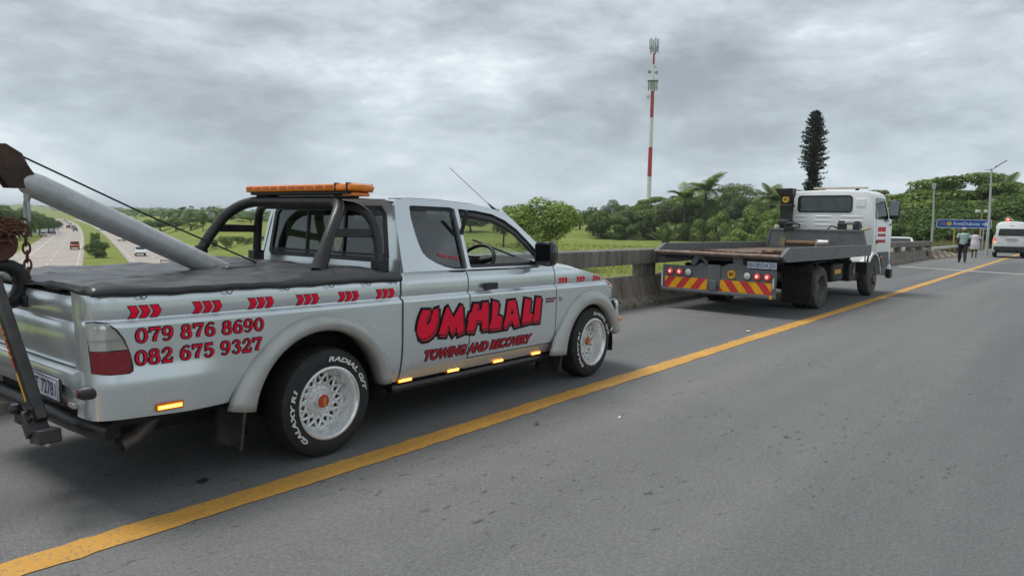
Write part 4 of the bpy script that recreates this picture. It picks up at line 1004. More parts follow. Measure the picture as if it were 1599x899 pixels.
DIG = {'0': [oval(.31, .5, .22, .43)], '8': [oval(.31, .735, .17, .20), oval(.31, .29, .21, .24)],
       '7': ['L', (.05, .90, .17), (.58, .90, .17), 'L', (.075, .95, .09), (.075, .70, .09), 'C', (.53, .86, .10), (.40, .56, .15), (.31, .30, .2), (.29, .09, .21)],
       '9': None, '6': None,
       '2': ['C', (.13, .70, .16), (.12, .80, .09), (.26, .94, .09), (.42, .90, .13), (.49, .72, .19), (.36, .46, .14), (.16, .24, .09), (.09, .13, .08), 'L', (.06, .09, .18), (.55, .09, .18), 'L', (.53, .08, .09), (.565, .30, .08)],
       '3': ['C', (.13, .76, .17), (.14, .84, .09), (.28, .95, .08), (.44, .86, .15), (.46, .70, .17), (.28, .53, .08), 'C', (.28, .53, .08), (.48, .40, .17), (.50, .24, .19), (.34, .05, .09), (.17, .09, .09), (.12, .22, .17)],
       '5': ['L', (.15, .95, .09), (.13, .52, .09), 'L', (.12, .90, .16), (.52, .92, .15), 'C', (.12, .50, .08), (.28, .60, .10), (.48, .48, .17), (.50, .26, .19), (.34, .05, .09), (.17, .09, .09), (.12, .22, .16)]}
def strokes(ch):
    if ch == '6': return [crom(q) for q in _six]
    if ch == '9': return [[np.array((.62 - a, 1 - b, w)) for a, b, w in crom(q)] for q in _six]
    d = DIG[ch]
    if isinstance(d[0], list): return [crom(q) for q in d]
    o_, cur, mode = [], [], None
    for e_ in d + ['E']:
        if isinstance(e_, str):
            if cur: o_.append(crom(cur) if mode == 'C' else [np.array(q, float) for q in cur])
            cur, mode = [], e_
        else: cur.append(e_)
    return o_
def number(text, x0, x1, z0, z1, dz, off, parent):
    wts = [.5 if c == ' ' else 1. for c in text]; adv = (x1 - x0) / (sum(wts) - .08); gw = adv * .95; hh = z1 - z0; pos = [sum(wts[:k]) for k in range(len(text))]
    for ex_, mt_, o_, nm in ((.055, VBLACK, 0., 'phone_digit_outline'), (-.012, RED, .0022, 'phone_digit')):
        for i, ch in enumerate(text):
            if ch == ' ': continue
            mb = MB(); lay = 0
            for st in strokes(ch):
                st = [np.array((q[0] / .62 * gw, q[1] * hh, q[2] * hh * .92 + 2 * ex_ * hh)) for q in st]
                tg_ = [st[min(k + 1, len(st) - 1)] - st[max(k - 1, 0)] for k in range(len(st))]
                if ex_ > 0 and np.hypot(*(st[0] - st[-1])[:2]) > .01:
                    for k, sg_ in ((0, -1), (-1, 1)): st[k] = st[k] + np.array((*(tg_[k][:2] / np.hypot(*tg_[k][:2]) * sg_ * ex_ * hh), 0))
                vs_ = []
                for q, t_ in zip(st, tg_):
                    n_ = np.array((-t_[1], t_[0])) / max(1e-9, np.hypot(t_[0], t_[1])) * q[2] / 2; vs_ += [q[:2] + n_, q[:2] - n_]
                mb.add([onside(x0 + pos[i] * adv + v_[0], z0 + v_[1] + dz * i / len(text), off + o_ + lay * .00015) for v_ in vs_], [(2 * k, 2 * k + 1, 2 * k + 3, 2 * k + 2) for k in range(len(st) - 1)]); lay += 1
            PB(mb, nm, mt_, parent, smooth=0)
number('079 876 8690', -1.092, -.428, .797, .868, -.004, .0030, bed)
number('082 675 9327', -1.096, -.440, .692, .765, -.004, .0030, bed)
letters('TOWING AND RECOVERY', .80, 2.00, .466, .532, -.006, .0040, .28, RED2, cabq, .028, .055, 'slogan')
# small print on the door: too fine to read, two broken lines
mb = MB()
for r_, (z0, mt_) in enumerate(((.792, 0), (.770, 1))):
    for k in range(11 if r_ == 0 else 9):
        x0 = 2.185 + k * .0135; mb.poly([[(x0, z0), (x0 + .0105, z0), (x0 + .0125, z0 + .015), (x0 + .002, z0 + .015)]], lambda x, z: onside(x, z, .003))
PB(mb, 'small_print', mat('small_print_vinyl', (.16, .03, .03), .5, 0, .5, 40.), door_r, smooth=0)

# wheels
def wheel(x, y, s, width, flat=.0):
    """s: -1 right side, +1 left side"""
    o = (x, s * y, .324); A = (0, s, 0); Rt = .326; rr = .214
    mb = MB(); w = width
    mb.lathe([(rr - .012, -.03), (rr - .002, -.002), (rr + .004, .006), (rr + .002, .012), (rr - .008, .014), (rr - .014, .006), (rr - .022, -.012), (rr - .028, -.05), (rr - .045, -.115), (rr - .05, -.13), (rr - .05, -w)], o, A, 56)
    wh = mb.build('wheel', CHROME, pk, 40)
    mb = MB()
    tp = [(rr - .008, -w + .01), (rr + .03, -w - .005), (Rt - .04, -w - .012), (Rt - .012, -w + .012), (Rt - .001, -w + .05), (Rt, -w * .5), (Rt - .001, -.060), (Rt - .006, -.034), (Rt - .014, -.016), (Rt - .034, -.002), (Rt - .060, .006), (rr + .022, .008), (rr + .006, .004), (rr - .006, -.004)]
    mb.lathe(tp, o, A, 180, mod=lambda i, j, r: r - (.006 if (j % 3 == 0 and i in (3, 4, 6, 7)) else 0))
    mb.build('tyre', RUBBER, wh, 30)
    def fo(a, r, h): return (o[0] + r * math.cos(a), o[1] + s * h, o[2] + r * math.sin(a))
    dep = -.098
    mb = MB(); mb.lathe([(.030, dep + .012), (.085, dep + .012), (.105, dep + .002), (.112, dep - .02)], o, A, 40)
    mb.lathe([(rr - .062, dep - .01), (rr - .052, dep + .006), (rr - .040, dep + .003), (rr - .038, dep - .02)], o, A, 48)
    nsp = 15
    for k in range(nsp):
        for dr in (-1, 1):
            a = 2 * math.pi * k / nsp; b = a + dr * 2 * math.pi / nsp * 1.0
            mb.tube([fo(a, .095, dep + .004), fo(b, rr - .046, dep + .004)], [.011, .0085], 6)
    mb.build('spoke_mesh', ALLOY, wh, 40)
    mb = MB()
    for k in range(15): 
        a = 2 * math.pi * (k + .5) / 15; mb.cyl(fo(a, .088, dep + .01), fo(a, .088, dep + .018), .0055, n=6)
        mb.cyl(fo(a, .068, dep + .01), fo(a, .068, dep + .020), .005, n=6)
    mb.build('rim_bolt', CHROME, wh)
    mb = MB(); mb.lathe([(rr - .06, dep - .03), (.001, dep - .03)], o, A, 32); mb.build('brake_drum', DARK, wh)
    mb = MB(); mb.lathe([(.048, dep + .01), (.046, dep + .040), (.036, dep + .046)], o, A, 6); hc = mb.build('hub_nut', CHROME, wh)
    mb = MB(); mb.lathe([(.040, dep + .043), (.034, dep + .052), (.001, dep + .053)], o, A, 24); mb.build('hub_cap', mat('hubcap_red', (.45, .05, .02), .3, 0, .1, 20.), wh)
    mb = MB()
    for zz in (-.016, 0., .016): mb.lathe([(.0095, dep + .0545), (.0045, dep + .0545)], (o[0], o[1], o[2] + zz), A, 14)
    mb.build('hub_emblem', mat('emblem_gold', (.65, .42, .06), .35, .3), wh)
    # raised white sidewall lettering
    for word, a_mid, span in (('RADIAL G/T', R(50), R(84)), ('GALAXY R1', R(193), R(76))):
        mb = MB()
        if s > 0: a_mid = math.pi - a_mid
        vs_, fs_ = fit_text(word, 0, 1, 0, 1, .045, .18)
        # keep letters from touching: spread by angle, baseline near the rim
        for (u_, v_) in [(0, 0)]: pass
        r0_, r1_ = rr + .034, rr + .060
        pts = [fo(a_mid + (1 if s < 0 else -1) * 0 - (span * (u_ - .5)) * (1 if s < 0 else -1), r0_ + (r1_ - r0_) * v_, .0105) for u_, v_ in vs_]
        if word.startswith('GALAXY'): pts = [fo(a_mid - (span * (u_ - .5)) * (1 if s < 0 else -1), r0_ + (r1_ - r0_) * v_, .0105) for u_, v_ in vs_]
        mb.add(pts, fs_)
        mb.build('sidewall_lettering', WHITEP, wh, 0)
    return wh
for s in (-1, 1):
    wheel(.0, .848, s, .235); wheel(2.95, .842, s, .21)
mb = MB(); mb.tube([(0, -.7, .31), (0, .7, .31)], .05, 10); mb.tube([(2.95, -.7, .31), (2.95, .7, .31)], .04, 10); mb.lathe([(.001, .1), (.11, .06), (.13, 0), (.11, -.06), (.001, -.1)], (0, 0, .31), (0, 1, 0), 16)
mb.build('axle', DARK, pk)
mb = MB(); ex = [(-.72, -.56, .46), (-.84, -.575, .42), (-.93, -.59, .34), (-1.0, -.60, .285), (-1.075, -.61, .262)]
mb.tube(ex, .041, 16, False); mb.tube(ex[::-1], .036, 16, False); PB(mb, 'exhaust_pipe', mat('exhaust_steel', (.13, .11, .10), .55, .6, .3, 12., dirt=((.07, .04, .025), 9., .6)))

# load cover
def tarp_z(x, y):
    z = 1.050 + .0035 * (1 - abs(math.sin(x * 6.1 + y * 3.3 + .6 * math.sin(y * 5)))) ** 3 * 3 + .003 * (1 - abs(math.sin(x * 2.3 - y * 7.7))) ** 4 * 3 + .007 * math.sin(x * 5.3 + 2 * y) * math.cos(y * 4.1) + .003 * math.sin(x * 15 + y * 9) + .0025 * math.sin(y * 23 - x * 6)
    z += .055 * math.exp(-((x - .22) / .34) ** 2) * (.55 + .45 * math.exp(-((abs(y) - .62) / .25) ** 2)) + .03 * math.exp(-(((x + .12) / .3) ** 2 + (y / .3) ** 2))
    return z
mb = MB()
YS = [-.842, -.845, -.838, -.822] + [-.80 + 1.6 * k / 44 for k in range(45)] + [.822, .838, .845, .842]
def tp_(u, v):
    j = round(v * (len(YS) - 1)); x = -1.262 + 1.842 * u; y = YS[j]; e = abs(y)
    wob = .0035 * math.sin(x * 9) + .003 * math.sin(x * 31 + 1)
    if e <= .801: z = tarp_z(x, y)
    else: z = {0: 1.030 + wob, 1: 1.038 + wob * .7, 2: 1.048 + wob * .4, 3: min(tarp_z(x, y) - .003, 1.060)}[min(j, len(YS) - 1 - j)]
    if j in (0, len(YS) - 1): z -= .01
    if u == 0: z = min(z, 1.03 + .006 * math.sin(y * 19)); x -= .012
    elif u < .02: x -= .010; z = min(z, 1.062)
    return (x, y, z)
mb.grid(130, len(YS), tp_, flip=True)
PB(mb, 'load_cover', TARP, smooth=60, solid=.004)
for s in (-1, 1):
    for k, x in enumerate((-1.05, -.62, -.28, .02, .30, .52)):
        mb = MB(); mb.tube([(x + .016 * math.cos(t), s * (.842 + .006), 1.022 + .020 * math.sin(t)) for t in [math.pi + math.pi * q / 8 for q in range(9)]], .0028, 5)
        PB(mb, 'tie_loop', mat('tie_loop_cord', (.05, .06, .055), .6))
# roll bar
rbp = thing  # (alias unused)
def arc(a, b, c, n=6): return [(Vector(a) * (1 - t) ** 2 + Vector(b) * 2 * t * (1 - t) + Vector(c) * t * t) for t in [k / n for k in range(n + 1)]]
ftz = 1.12
half = [Vector((.045, -.700, ftz)), Vector((.125, -.672, 1.265))] + arc((.215, -.635, 1.40), (.315, -.585, 1.512), (.365, -.42, 1.516))
pts = half + [Vector((p.x, -p.y, p.z)) for p in half[::-1]]
mb = MB(); mb.tube(pts, .037, 14); rbar = PB(mb, 'roll_bar', STEEL)
half = [Vector((.515, -.700, ftz - .03)), Vector((.515, -.685, 1.25))] + arc((.505, -.655, 1.37), (.485, -.61, 1.49), (.44, -.45, 1.495))
pts2 = half + [Vector((p.x, -p.y, p.z)) for p in half[::-1]]
mb = MB(); mb.tube(pts2, .031, 12); PB(mb, 'front_hoop', STEEL, rbar)
for s in (-1, 1):
    PB(MB().box((.335, s * .668, 1.318), (.36, .016, .055)), 'gusset_bar', STEEL, rbar, bevel=.005)
    PB(MB().box((.515, s * .704, 1.09), (.09, .08, .13)), 'foot_bracket', STEEL, rbar, bevel=.006)
    PB(MB().tube([(.035, s * .704, 1.09), (.075, s * .690, 1.175)], .047, 12), 'foot_collar', BLACKP, rbar)
# light bar
lb = thing
def lbx(dx, y): return .405 + dx
mb = MB(); mb.box((.405, -.08, 1.570), (.16, 1.10, .020)); mb.box((.41, -.50, 1.551), (.10, .14, .03)); mb.box((.41, .38, 1.551), (.10, .14, .03)); lbar = PB(mb, 'light_bar', BLACKP, bevel=.006)
def lbsec(y, w): return [(.405 + dx * w, y, 1.605 + dz * (1 if w > .8 else w)) for dx, dz in ((-.100, -.020), (-.104, 0.), (-.098, .016), (-.07, .023), (.07, .023), (.098, .016), (.104, 0.), (.100, -.020), (.09, -.026), (-.09, -.026))]
mb = MB(); mb.rings([lbsec(y, w) for y, w in ((-.69, .6), (-.68, .8), (-.66, .93), (-.63, 1.), (.47, 1.), (.50, .93), (.52, .8), (.53, .6))]); PB(mb, 'amber_lens', AMBER, lbar, fixn=True, smooth=40)
for k in range(10):
    PB(MB().box((.3008, -.46 + k * .100, 1.604), (.003, .078, .022)), 'light_module', mat('amber_module', (.55, .10, .005), .3, 0, .3, 30.), lbar, bevel=.003)
mb = MB()
for y in (-.635, -.52): mb.box((.405, y, 1.604), (.213, .008, .053))
PB(mb, 'lens_band', mat('band_black', (.03, .012, .005), .4), lbar)
PB(MB().box((.405, -.60, 1.561), (.13, .12, .022)), 'lower_amber_lens', AMBER, lbar, bevel=.005)

# tow boom with sheave head, cable, chain and hook
B0, B1 = Vector((-.12, .05, 1.035)), Vector((-1.175, .055, 1.53))
dirb = (B1 - B0).normalized()
mb = MB(); mb.tube([B0, B0.lerp(B1, .5), B1 - dirb * .02, B1 + dirb * .035, B1 + dirb * .07], [.066, .066, .066, .060, .040], 24); boom = PB(mb, 'tow_boom', GREYBOOM)
PB(MB().box((-.08, .03, 1.07), (.30, .36, .05)), 'boom_pivot_cover', TARP, boom, bevel=.02)
mb = MB(); upb = Vector((dirb.z, 0, -dirb.x)) * 1.
hp = [(.03, -.035), (.03, .045), (.075, .075), (.12, .115), (.20, .125), (.26, .09), (.28, .02), (.25, -.05), (.16, -.03), (.10, -.07), (.06, -.05)]
for yy in (-.035, .055): mb.prism(hp, yy - .009, yy + .009, lambda p, t: B1 + dirb * p[0] + upb * p[1] + Vector((0, t, 0)))
head = PB(mb, 'sheave_head', mat('rusty_head', (.055, .035, .028), .75, .2, .4, 14., dirt=((.14, .07, .04), 9., .5)), boom, fixn=True, bevel=.004)
mb = MB(); ctr = B1 + dirb * .19 + upb * .05; mb.lathe([(.02, -.03), (.068, -.03), (.058, -.012), (.058, .012), (.068, .03), (.02, .03)], tuple(ctr + Vector((0, .01, 0))), (0, 1, 0), 28); PB(mb, 'sheave', RUST, head)
mb = MB(); ce = Vector((.04, -.05, 1.105)); cs_ = ctr + upb * .058; mb.tube([ce, ce.lerp(cs_, .5) - Vector((0, 0, .012)), cs_, ctr + dirb * .06 + upb * .02, ctr + dirb * .055 - upb * .06 + Vector((0, 0, -.08)), Vector((ctr.x - .05, ctr.y, 1.33))], .0055, 6); PB(mb, 'winch_cable', mat('cable_black', (.02, .02, .022), .5, .3), boom)
# lug and shackle below the boom tip
lug = B1 - upb * .066 + dirb * .01
mb = MB(); mb.tube([lug + upb * .02, lug - Vector((0, 0, .035))], [.022, .012], 10)
mb.tube([lug + Vector((0, dy, dz)) for dy, dz in ((-.022, -.03), (-.026, -.07), (-.024, -.13), (0, -.155), (.024, -.13), (.026, -.07), (.022, -.03))], .009, 8); PB(mb, 'shackle', GALV, boom)
def chain_link(mb, c, d, sdv, L=.030, w=.016, r=.0058):
    d = d.normalized(); sdv = (sdv - d * sdv.dot(d)).normalized(); pts_ = []
    for k in range(13):
        t = 2 * math.pi * k / 12; pts_.append(c + d * (L * math.sin(t) * (1 if abs(math.sin(t)) < .99 else 1)) + sdv * w * math.cos(t))
    mb.tube(pts_, r, 6, False)
chs = lug + Vector((0, 0, -.155))
mb = MB(); p_ = chs.copy()
for k in range(8): chain_link(mb, p_ + Vector((-.012, -.004 * k, -.030 - .043 * k)), Vector((-.05, -.05, -1)), Vector((.5, 1, 0)) if k % 2 else Vector((1, -.5, 0)))
chain = PB(mb, 'hanging_chain', RUST, boom)
mb = MB()
for k in range(16):
    t = k / 15.; c = chs + Vector((-.02 - .17 * t, -.01 - .05 * t + .012 * math.sin(k * 2), .02 - .045 * math.sin(math.pi * t * 1.3) - .04 * t)); chain_link(mb, c, Vector((-.8, -.3, .25 * math.cos(k * 1.7))), Vector((.3, 1, .2)) if k % 2 else Vector((0, .2, 1)))
for k in range(26):
    c = Vector((-1.36 + rng.uniform(-.07, .06), -.03 + rng.uniform(-.05, .05), 1.30 + rng.uniform(-.07, .06))); chain_link(mb, c, Vector((rng.uniform(-1, 1), rng.uniform(-1, 1), rng.uniform(-1, 1))), Vector((rng.uniform(-1, 1), rng.uniform(-1, 1), rng.uniform(-1, 1))))
PB(mb, 'bundled_chain', RUST, boom)
# snatch block with big hook
hk = Vector((-1.375, -.0, 1.23))
mb = MB()
for yy in (-.035, .035): mb.lathe([(.001, .006), (.085, .006), (.09, 0), (.085, -.006), (.001, -.006)], tuple(hk + Vector((0, yy, 0))), (0, 1, 0), 24)
mb.lathe([(.02, -.025), (.075, -.025), (.062, 0), (.075, .025), (.02, .025)], tuple(hk), (0, 1, 0), 24)
blk = PB(mb, 'snatch_block', mat('block_red_brown', (.10, .035, .025), .7, .1, .4, 14.), boom)
mb = MB(); hpts = []
c = hk + Vector((.028, 0, -.205))
for k in range(15): 
    a = R(105 - 265 * k / 14.); hpts.append(c + Vector((math.cos(a) * .085, 0, math.sin(a) * .095)))
mb.tube([hk + Vector((.02, 0, -.06)), hk + Vector((.015, 0, -.10))] + hpts, [.026, .028] + [.030, .033, .036, .039, .042, .044, .046, .046, .044, .040, .036, .031, .025, .019, .012], 12)
PB(mb, 'tow_hook', mat('hook_black_iron', (.014, .013, .013), .45, .3, .3, 10.), boom)
PB(MB().box((hk.x + .085, hk.y, hk.z - .15), (.03, .05, .10), Matrix.Rotation(R(20), 3, 'Y')), 'hook_latch', BLACKP, boom, bevel=.006)

# stowed wheel-lift arm with striped tape, cross tube, hitch
X_ = -1.395
a0, a1 = Vector((X_, -.575, .44)), Vector((X_ - .02, -.045, 1.12))
da = (a1 - a0).normalized(); na = Vector((0, -da.z, da.y)); na = Vector((0, da.z, -da.y))
rot = Matrix((Vector((1, 0, 0)), na, da)).transposed()
mb = MB(); cc = (a0 + a1) / 2; mb.box(tuple(cc), (.05, .064, (a1 - a0).length), rot); arm = PB(mb, 'lift_arm', STEEL, bevel=.008)
mb = MB(); face = -.0255
ln = (a1 - a0).length
for k in range(9):
    t0 = .14 + .80 * k / 9.; t1 = t0 + .80 / 9. * .985
    if k % 3 == 2: continue
    mb.add([a0 + da * ln * tt + Vector((face - .001, 0, 0)) + na * w for tt, w in ((t0, .010), (t0, .031), (t1, .031), (t1, .010))], [(0, 1, 2, 3)])
PB(mb, 'yellow_tape', mat('tape_yellow', (.70, .36, .02), .35, 0, .1, 20., coat=.3), arm, smooth=0)
mb = MB()
for (s0, s1) in ((.34, .62), (.78, .98)):
    n = 7
    for k in range(n):
        t0 = s0 + (s1 - s0) * k / n; t1 = t0 + (s1 - s0) / n * .6
        mb.add([a0 + da * ln * tt + Vector((face - .0022, 0, 0)) + na * w for tt, w in ((t0, .008), (t0 + .012, .0325), (t1 + .012, .0325), (t1, .008))], [(0, 1, 2, 3)])
PB(mb, 'red_tape', mat('tape_red', (.55, .03, .02), .35, 0, .1, 20., coat=.3), arm, smooth=0)
mb = MB(); mb.box((X_ - .005, -.632, .388), (.09, .13, .065), Matrix.Rotation(R(-8), 3, 'X')); mb.box((X_ - .02, -.555, .43), (.09, .05, .12), rot); PB(mb, 'arm_bracket', STEEL, arm, bevel=.006)
mb = MB()
for k in range(2): mb.box((X_ - .044, -.57 + .018 * k, .455 + .035 * k), (.012, .07, .014), rot)
PB(mb, 'bracket_rib', BLACKP, arm)
mb = MB(); mb.tube([(-1.235, .62, .385), (-1.235, -.52, .395), (-1.215, -.64, .39), (-1.16, -.735, .375)], [.044, .044, .047, .047], 14); mb.tube([(-1.15, -.5, .38), (-.75, -.42, .42)], .03, 8); mb.tube([(-1.15, .5, .38), (-.75, .42, .42)], .03, 8); tb = PB(mb, 'tow_bar', STEEL)
mb = MB(); mb.box((-1.29, -.18, .375), (.16, .07, .05)); mb.lathe([(.001, .03), (.022, .022), (.03, 0), (.022, -.022), (.001, -.03)], (-1.375, -.18, .425), (0, 0, 1), 16); PB(mb, 'tow_ball', STEEL, tb)
mb = MB(); mb.box((-1.36, -.42, .36), (.06, .085, .055), Matrix.Rotation(R(15), 3, 'Z')); mb.tube([(-1.36, -.46, .345), (-1.37, -.52, .32), (-1.36, -.56, .315)], .010, 6); PB(mb, 'trailer_socket', GALV, tb, bevel=.01)
mb = MB(); mb.box((-1.19, -.25, .44), (.04, .9, .035)); mb.box((-1.17, -.1, .50), (.03, .2, .10)); PB(mb, 'bar_mount', mat('rusty_mount', (.11, .075, .055), .85, .2, .4, 14.), tb)

# ------------------------------------------------------------------ flatbed truck
fb_ = thing('flatbed_truck', 'white cab flatbed recovery truck with dark grey deck and striped tail board', 'truck', (12.93, 4.556, 0), R(-2.5))
GREYS = mat('deck_grey_paint', (.125, .132, .14), .5, .1, .15, 5., dirt=((.16, .14, .12), 6., .4))
DKS = mat('chassis_dark', (.018, .018, .019), .6, .1, .3, 8., dirt=((.06, .05, .045), 7., .5))
DECK = mat('rusty_deck_plate', (.15, .105, .075), .8, .2, .35, 5., bump=.2, bs=40., dirt=((.06, .045, .04), 3., .7))
F = lambda b, n, mt, par_=None, **k: b.build(n, mt, par_ or fb_, **k)
mb = MB(); mb.box((.33, 0, .925), (4.66, 2.06, .05)); deck = F(mb, 'deck', DECK, bevel=.006)
for s in (-1, 1):
    mb = MB(); mb.prism([(-2.02, .955), (-1.72, 1.085), (2.66, 1.075), (2.66, .86), (-1.86, .86), (-2.02, .935)], s * 1.04, s * 1.10, lambda p, t: (p[0], t, p[1]))
    F(mb, 'side_rail', GREYS, deck, fixn=True, bevel=.008)
    mb = MB(); mb.box((.4, s * 1.103, .868), (4.4, .012, .012)); F(mb, 'rail_lip', mat('rail_edge', (.2, .2, .2), .5, .3), deck)
mb = MB(); mb.prism([(-2.03, .935), (-2.03, .965), (-1.99, .975), (-1.70, .952), (-1.70, .90)], -1.04, 1.04, lambda p, t: (p[0], t, p[1])); F(mb, 'tail_lip', mat('worn_lip', (.26, .20, .17), .6, .2, .3, 9., dirt=((.1, .06, .04), 8., .5)), deck, fixn=True, bevel=.004)
# headboard
mb = MB(); mb.prism([(-1.03, .955), (1.03, .955), (.93, 1.335), (-.93, 1.335)], 2.60, 2.635, lambda p, t: (t, p[0], p[1]))
hb = F(mb, 'headboard', GREYS, fixn=True, bevel=.006)
mb = MB()
mb.box((2.615, 0, 1.345), (.07, 1.90, .04)); F(mb, 'headboard_rail', GREYS, hb, bevel=.006)
for s in (-1, 1):
    mb = MB(); mb.prism([(s * .99, .955), (s * 1.055, .955), (s * .955, 1.362), (s * .90, 1.362)], 2.585, 2.60, lambda p, t: (t, p[0], p[1])); F(mb, 'headboard_cheek', GREYS, hb, fixn=True)
# winch on the deck by the headboard
mb = MB(); mb.tube([(2.40, .50, 1.07), (2.40, -.12, 1.07)], .055, 14); wn = F(mb, 'winch', mat('winch_drum', (.14, .085, .05), .7, .3, .4, 20.))
mb = MB(); mb.tube([(2.40, -.13, 1.08), (2.40, -.36, 1.09)], [.075, .06], 14); F(mb, 'winch_motor', GALV, wn)
mb = MB(); mb.box((2.40, .56, 1.08), (.13, .1, .16)); mb.box((2.40, -.13, 1.07), (.13, .05, .15)); F(mb, 'winch_end', mat('winch_brass', (.25, .19, .10), .6, .3, .3, 20.), wn, bevel=.008)
mb = MB(); mb.tube([(2.38, .55, 1.16), (2.38, .52, 1.26)], .008, 6); F(mb, 'winch_lever', RUST, wn)
# hose loop over the headboard
mb = MB(); mb.tube([(2.57, .62, 1.30), (2.56, .60, 1.37)] + [Vector((2.56, .45 + .16 * math.cos(t), 1.42 + .065 * math.sin(t))) for t in [R(200 - 300 * k / 12) for k in range(13)]] + [(2.56, .56, 1.34)], .018, 8); F(mb, 'air_hose', BLACKP)
mb = MB(); mb.box((2.80, -.62, 1.42), (.22, .42, .17)); mb.box((2.8, -.46, 1.52), (.12, .10, .06)); mb.box((2.8, -.76, 1.52), (.12, .10, .05)); cl = F(mb, 'pump_unit', BLACKP, bevel=.015)
F(MB().box((2.685, -.66, 1.42), (.01, .11, .10)), 'pump_label', mat('pump_label', (.55, .55, .45), .6), cl)
mb = MB(); mb.tube([(2.75, -.40, 1.40), (2.7, -.30, 1.44), (2.7, -.22, 1.36)], .016, 6); F(mb, 'pump_hose', BLACKP, cl)
mb = MB(); mb.tube([(2.6, -.90, 1.36), (2.72, -1.04, 1.40)], [.03, .022], 8); F(mb, 'wooden_handle', mat('pale_wood', (.4, .32, .2), .8), hb)
# chains on the deck tail
mb = MB(); rg = random.Random(3)
for k in range(70):
    t = k / 69.; c = Vector((-1.62 + .12 * math.sin(t * 9) + .25 * max(0, t - .75), .62 - 1.5 * t, .965 + rg.uniform(0, .015)))
    chain_link(mb, c, Vector((rg.uniform(-.5, .5), -1, rg.uniform(-.2, .2))), Vector((1, 0, rg.uniform(-1, 1))), .028, .015, .006)
for k in range(40): chain_link(mb, Vector((-1.45 + rg.gauss(0, .1), -.72 + rg.gauss(0, .12), .975 + abs(rg.gauss(0, .02)))), Vector((rg.uniform(-1, 1), rg.uniform(-1, 1), .2)), Vector((rg.uniform(-1, 1), 1, rg.uniform(-1, 1))), .028, .015, .006)
o = F(mb, 'deck_chain', RUST); 
# tail frame and striped board
mb = MB(); mb.box((-1.935, -.02, .53), (.03, 1.94, .40)); tbd = F(mb, 'tail_board', GREYS, bevel=.006)
mb = MB(); mb.box((-1.95, -.02, .325), (.09, 1.94, .05)); F(mb, 'tail_beam', GREYS, tbd, bevel=.006)
for y0, y1 in ((.90, .13), (-.08, -.93)):
    mb = MB(); z0, z1 = .355, .535; F(MB().box((-1.954, (y0 + y1) / 2, .445), (.008, abs(y0 - y1), .18)), 'chevron_board', mat('reflective_red', (.55, .035, .045), .4, 0, .1, 12.), tbd)
    w = .135; n = 7; sl = .14
    for k in range(-1, 4):
        a = y0 - k * 2 * w - w * .5; d = -sl if y0 > .5 else sl      # slopes mirror about the middle
        q = [(a, z0), (a - w, z0), (a - w - (-d), z1), (a + d, z1)]
        q = clip(clip(q, lambda p: y0 - p[0]), lambda p: p[0] - y1)
        if len(q) > 2: mb.add([(-1.9605, y, z) for y, z in q], [tuple(range(len(q)))])
    F(mb, 'yellow_stripe', mat('reflective_yellow', (.75, .36, .01), .4, 0, .1, 12.), tbd, smooth=0)
for y, mt_ in ((.80, 'r'), (.63, 'r'), (.47, 'w'), (-.54, 'w'), (-.70, 'r'), (-.86, 'r')):
    mb = MB(); mb.lathe([(.064, .0), (.066, .012), (.058, .020)], (-1.951, y, .625), (-1, 0, 0), 24); l_ = F(mb, 'tail_light', BLACKP, tbd)
    mb = MB(); mb.lathe([(.058, .016), (.045, .026), (.001, .031)], (-1.951, y, .625), (-1, 0, 0), 24); F(mb, 'lens', mat('truck_red_lens', (.42, .02, .03), .25, 0, .2, 30., coat=.5, emit=.12, ecol=(1, .10, .08)) if mt_ == 'r' else mat('truck_white_lens', (.55, .55, .5), .3, 0, .15, 30., coat=.4), l_)
    if mt_ == 'r':
        mb = MB(); mb.lathe([(.026, .0295), (.001, .032)], (-1.951, y + .005, .625), (-1, 0, 0), 14); F(mb, 'bulb_glow', mat('lit_bulb', (1, .5, .45), .4, 0, .1, 9., emit=.5, ecol=(1, .35, .3)), l_)
def speed_disc(o3, ax_, r_, num, par_):
    mb = MB(); mb.lathe([(r_, 0), (r_, .006), (.001, .007)], o3, ax_, 28); d = F(mb, 'speed_disc', mat('disc_yellow', (.75, .42, .03), .4), par_)
    mb = MB(); mb.lathe([(r_ * .97, .0085), (r_ * .86, .0085)], o3, ax_, 28); F(mb, 'disc_ring', mat('disc_dark', (.10, .06, .02), .5), d)
    vs_, fs_ = fit_text(num, -.5 * r_, .5 * r_, -.36 * r_, .36 * r_, .03); mb = MB(); mb.add([(o3[0] - .0095, o3[1] - x, o3[2] + z) for x, z in vs_], fs_); F(mb, 'disc_number', mat('disc_dark', (.10, .06, .02), .5), d, smooth=0)
speed_disc((-1.952, -.275, .635), (-1, 0, 0), .078, '80', tbd)
mb = MB(); mb.box((-1.958, .955, .50), (.01, .03, .28)); mb.box((-1.958, -.955, .53), (.01, .03, .16)); F(mb, 'white_reflector_strip', mat('white_reflector', (.5, .5, .48), .4), tbd)
F(MB().box((-1.96, -.94, .32), (.10, .04, .05)), 'amber_reflector', mat('reflective_yellow', (.75, .36, .01), .4), tbd)
mb = MB(); mb.box((-1.93, .02, .60), (.08, .22, .34)); mb.box((-1.97, .02, .44), (.06, .13, .16)); mb.tube([(-1.9, .42, .75), (-1.9, .30, .95)], .05, 10); mb.tube([(-1.88, .34, .94), (-1.9, .18, .80), (-1.9, .2, .72)], .035, 8); mb.box((-1.88, -.36, .82), (.10, .16, .22)); mb.prism([(.36, .72), (.25, .80), (.14, .74), (-.10, .74), (-.22, .80), (-.5, .79), (-.6, .72)], -1.95, -1.92, lambda p, t: (t, p[0], p[1])); F(mb, 'tow_frame', GREYS, tbd, fixn=True, bevel=.008)
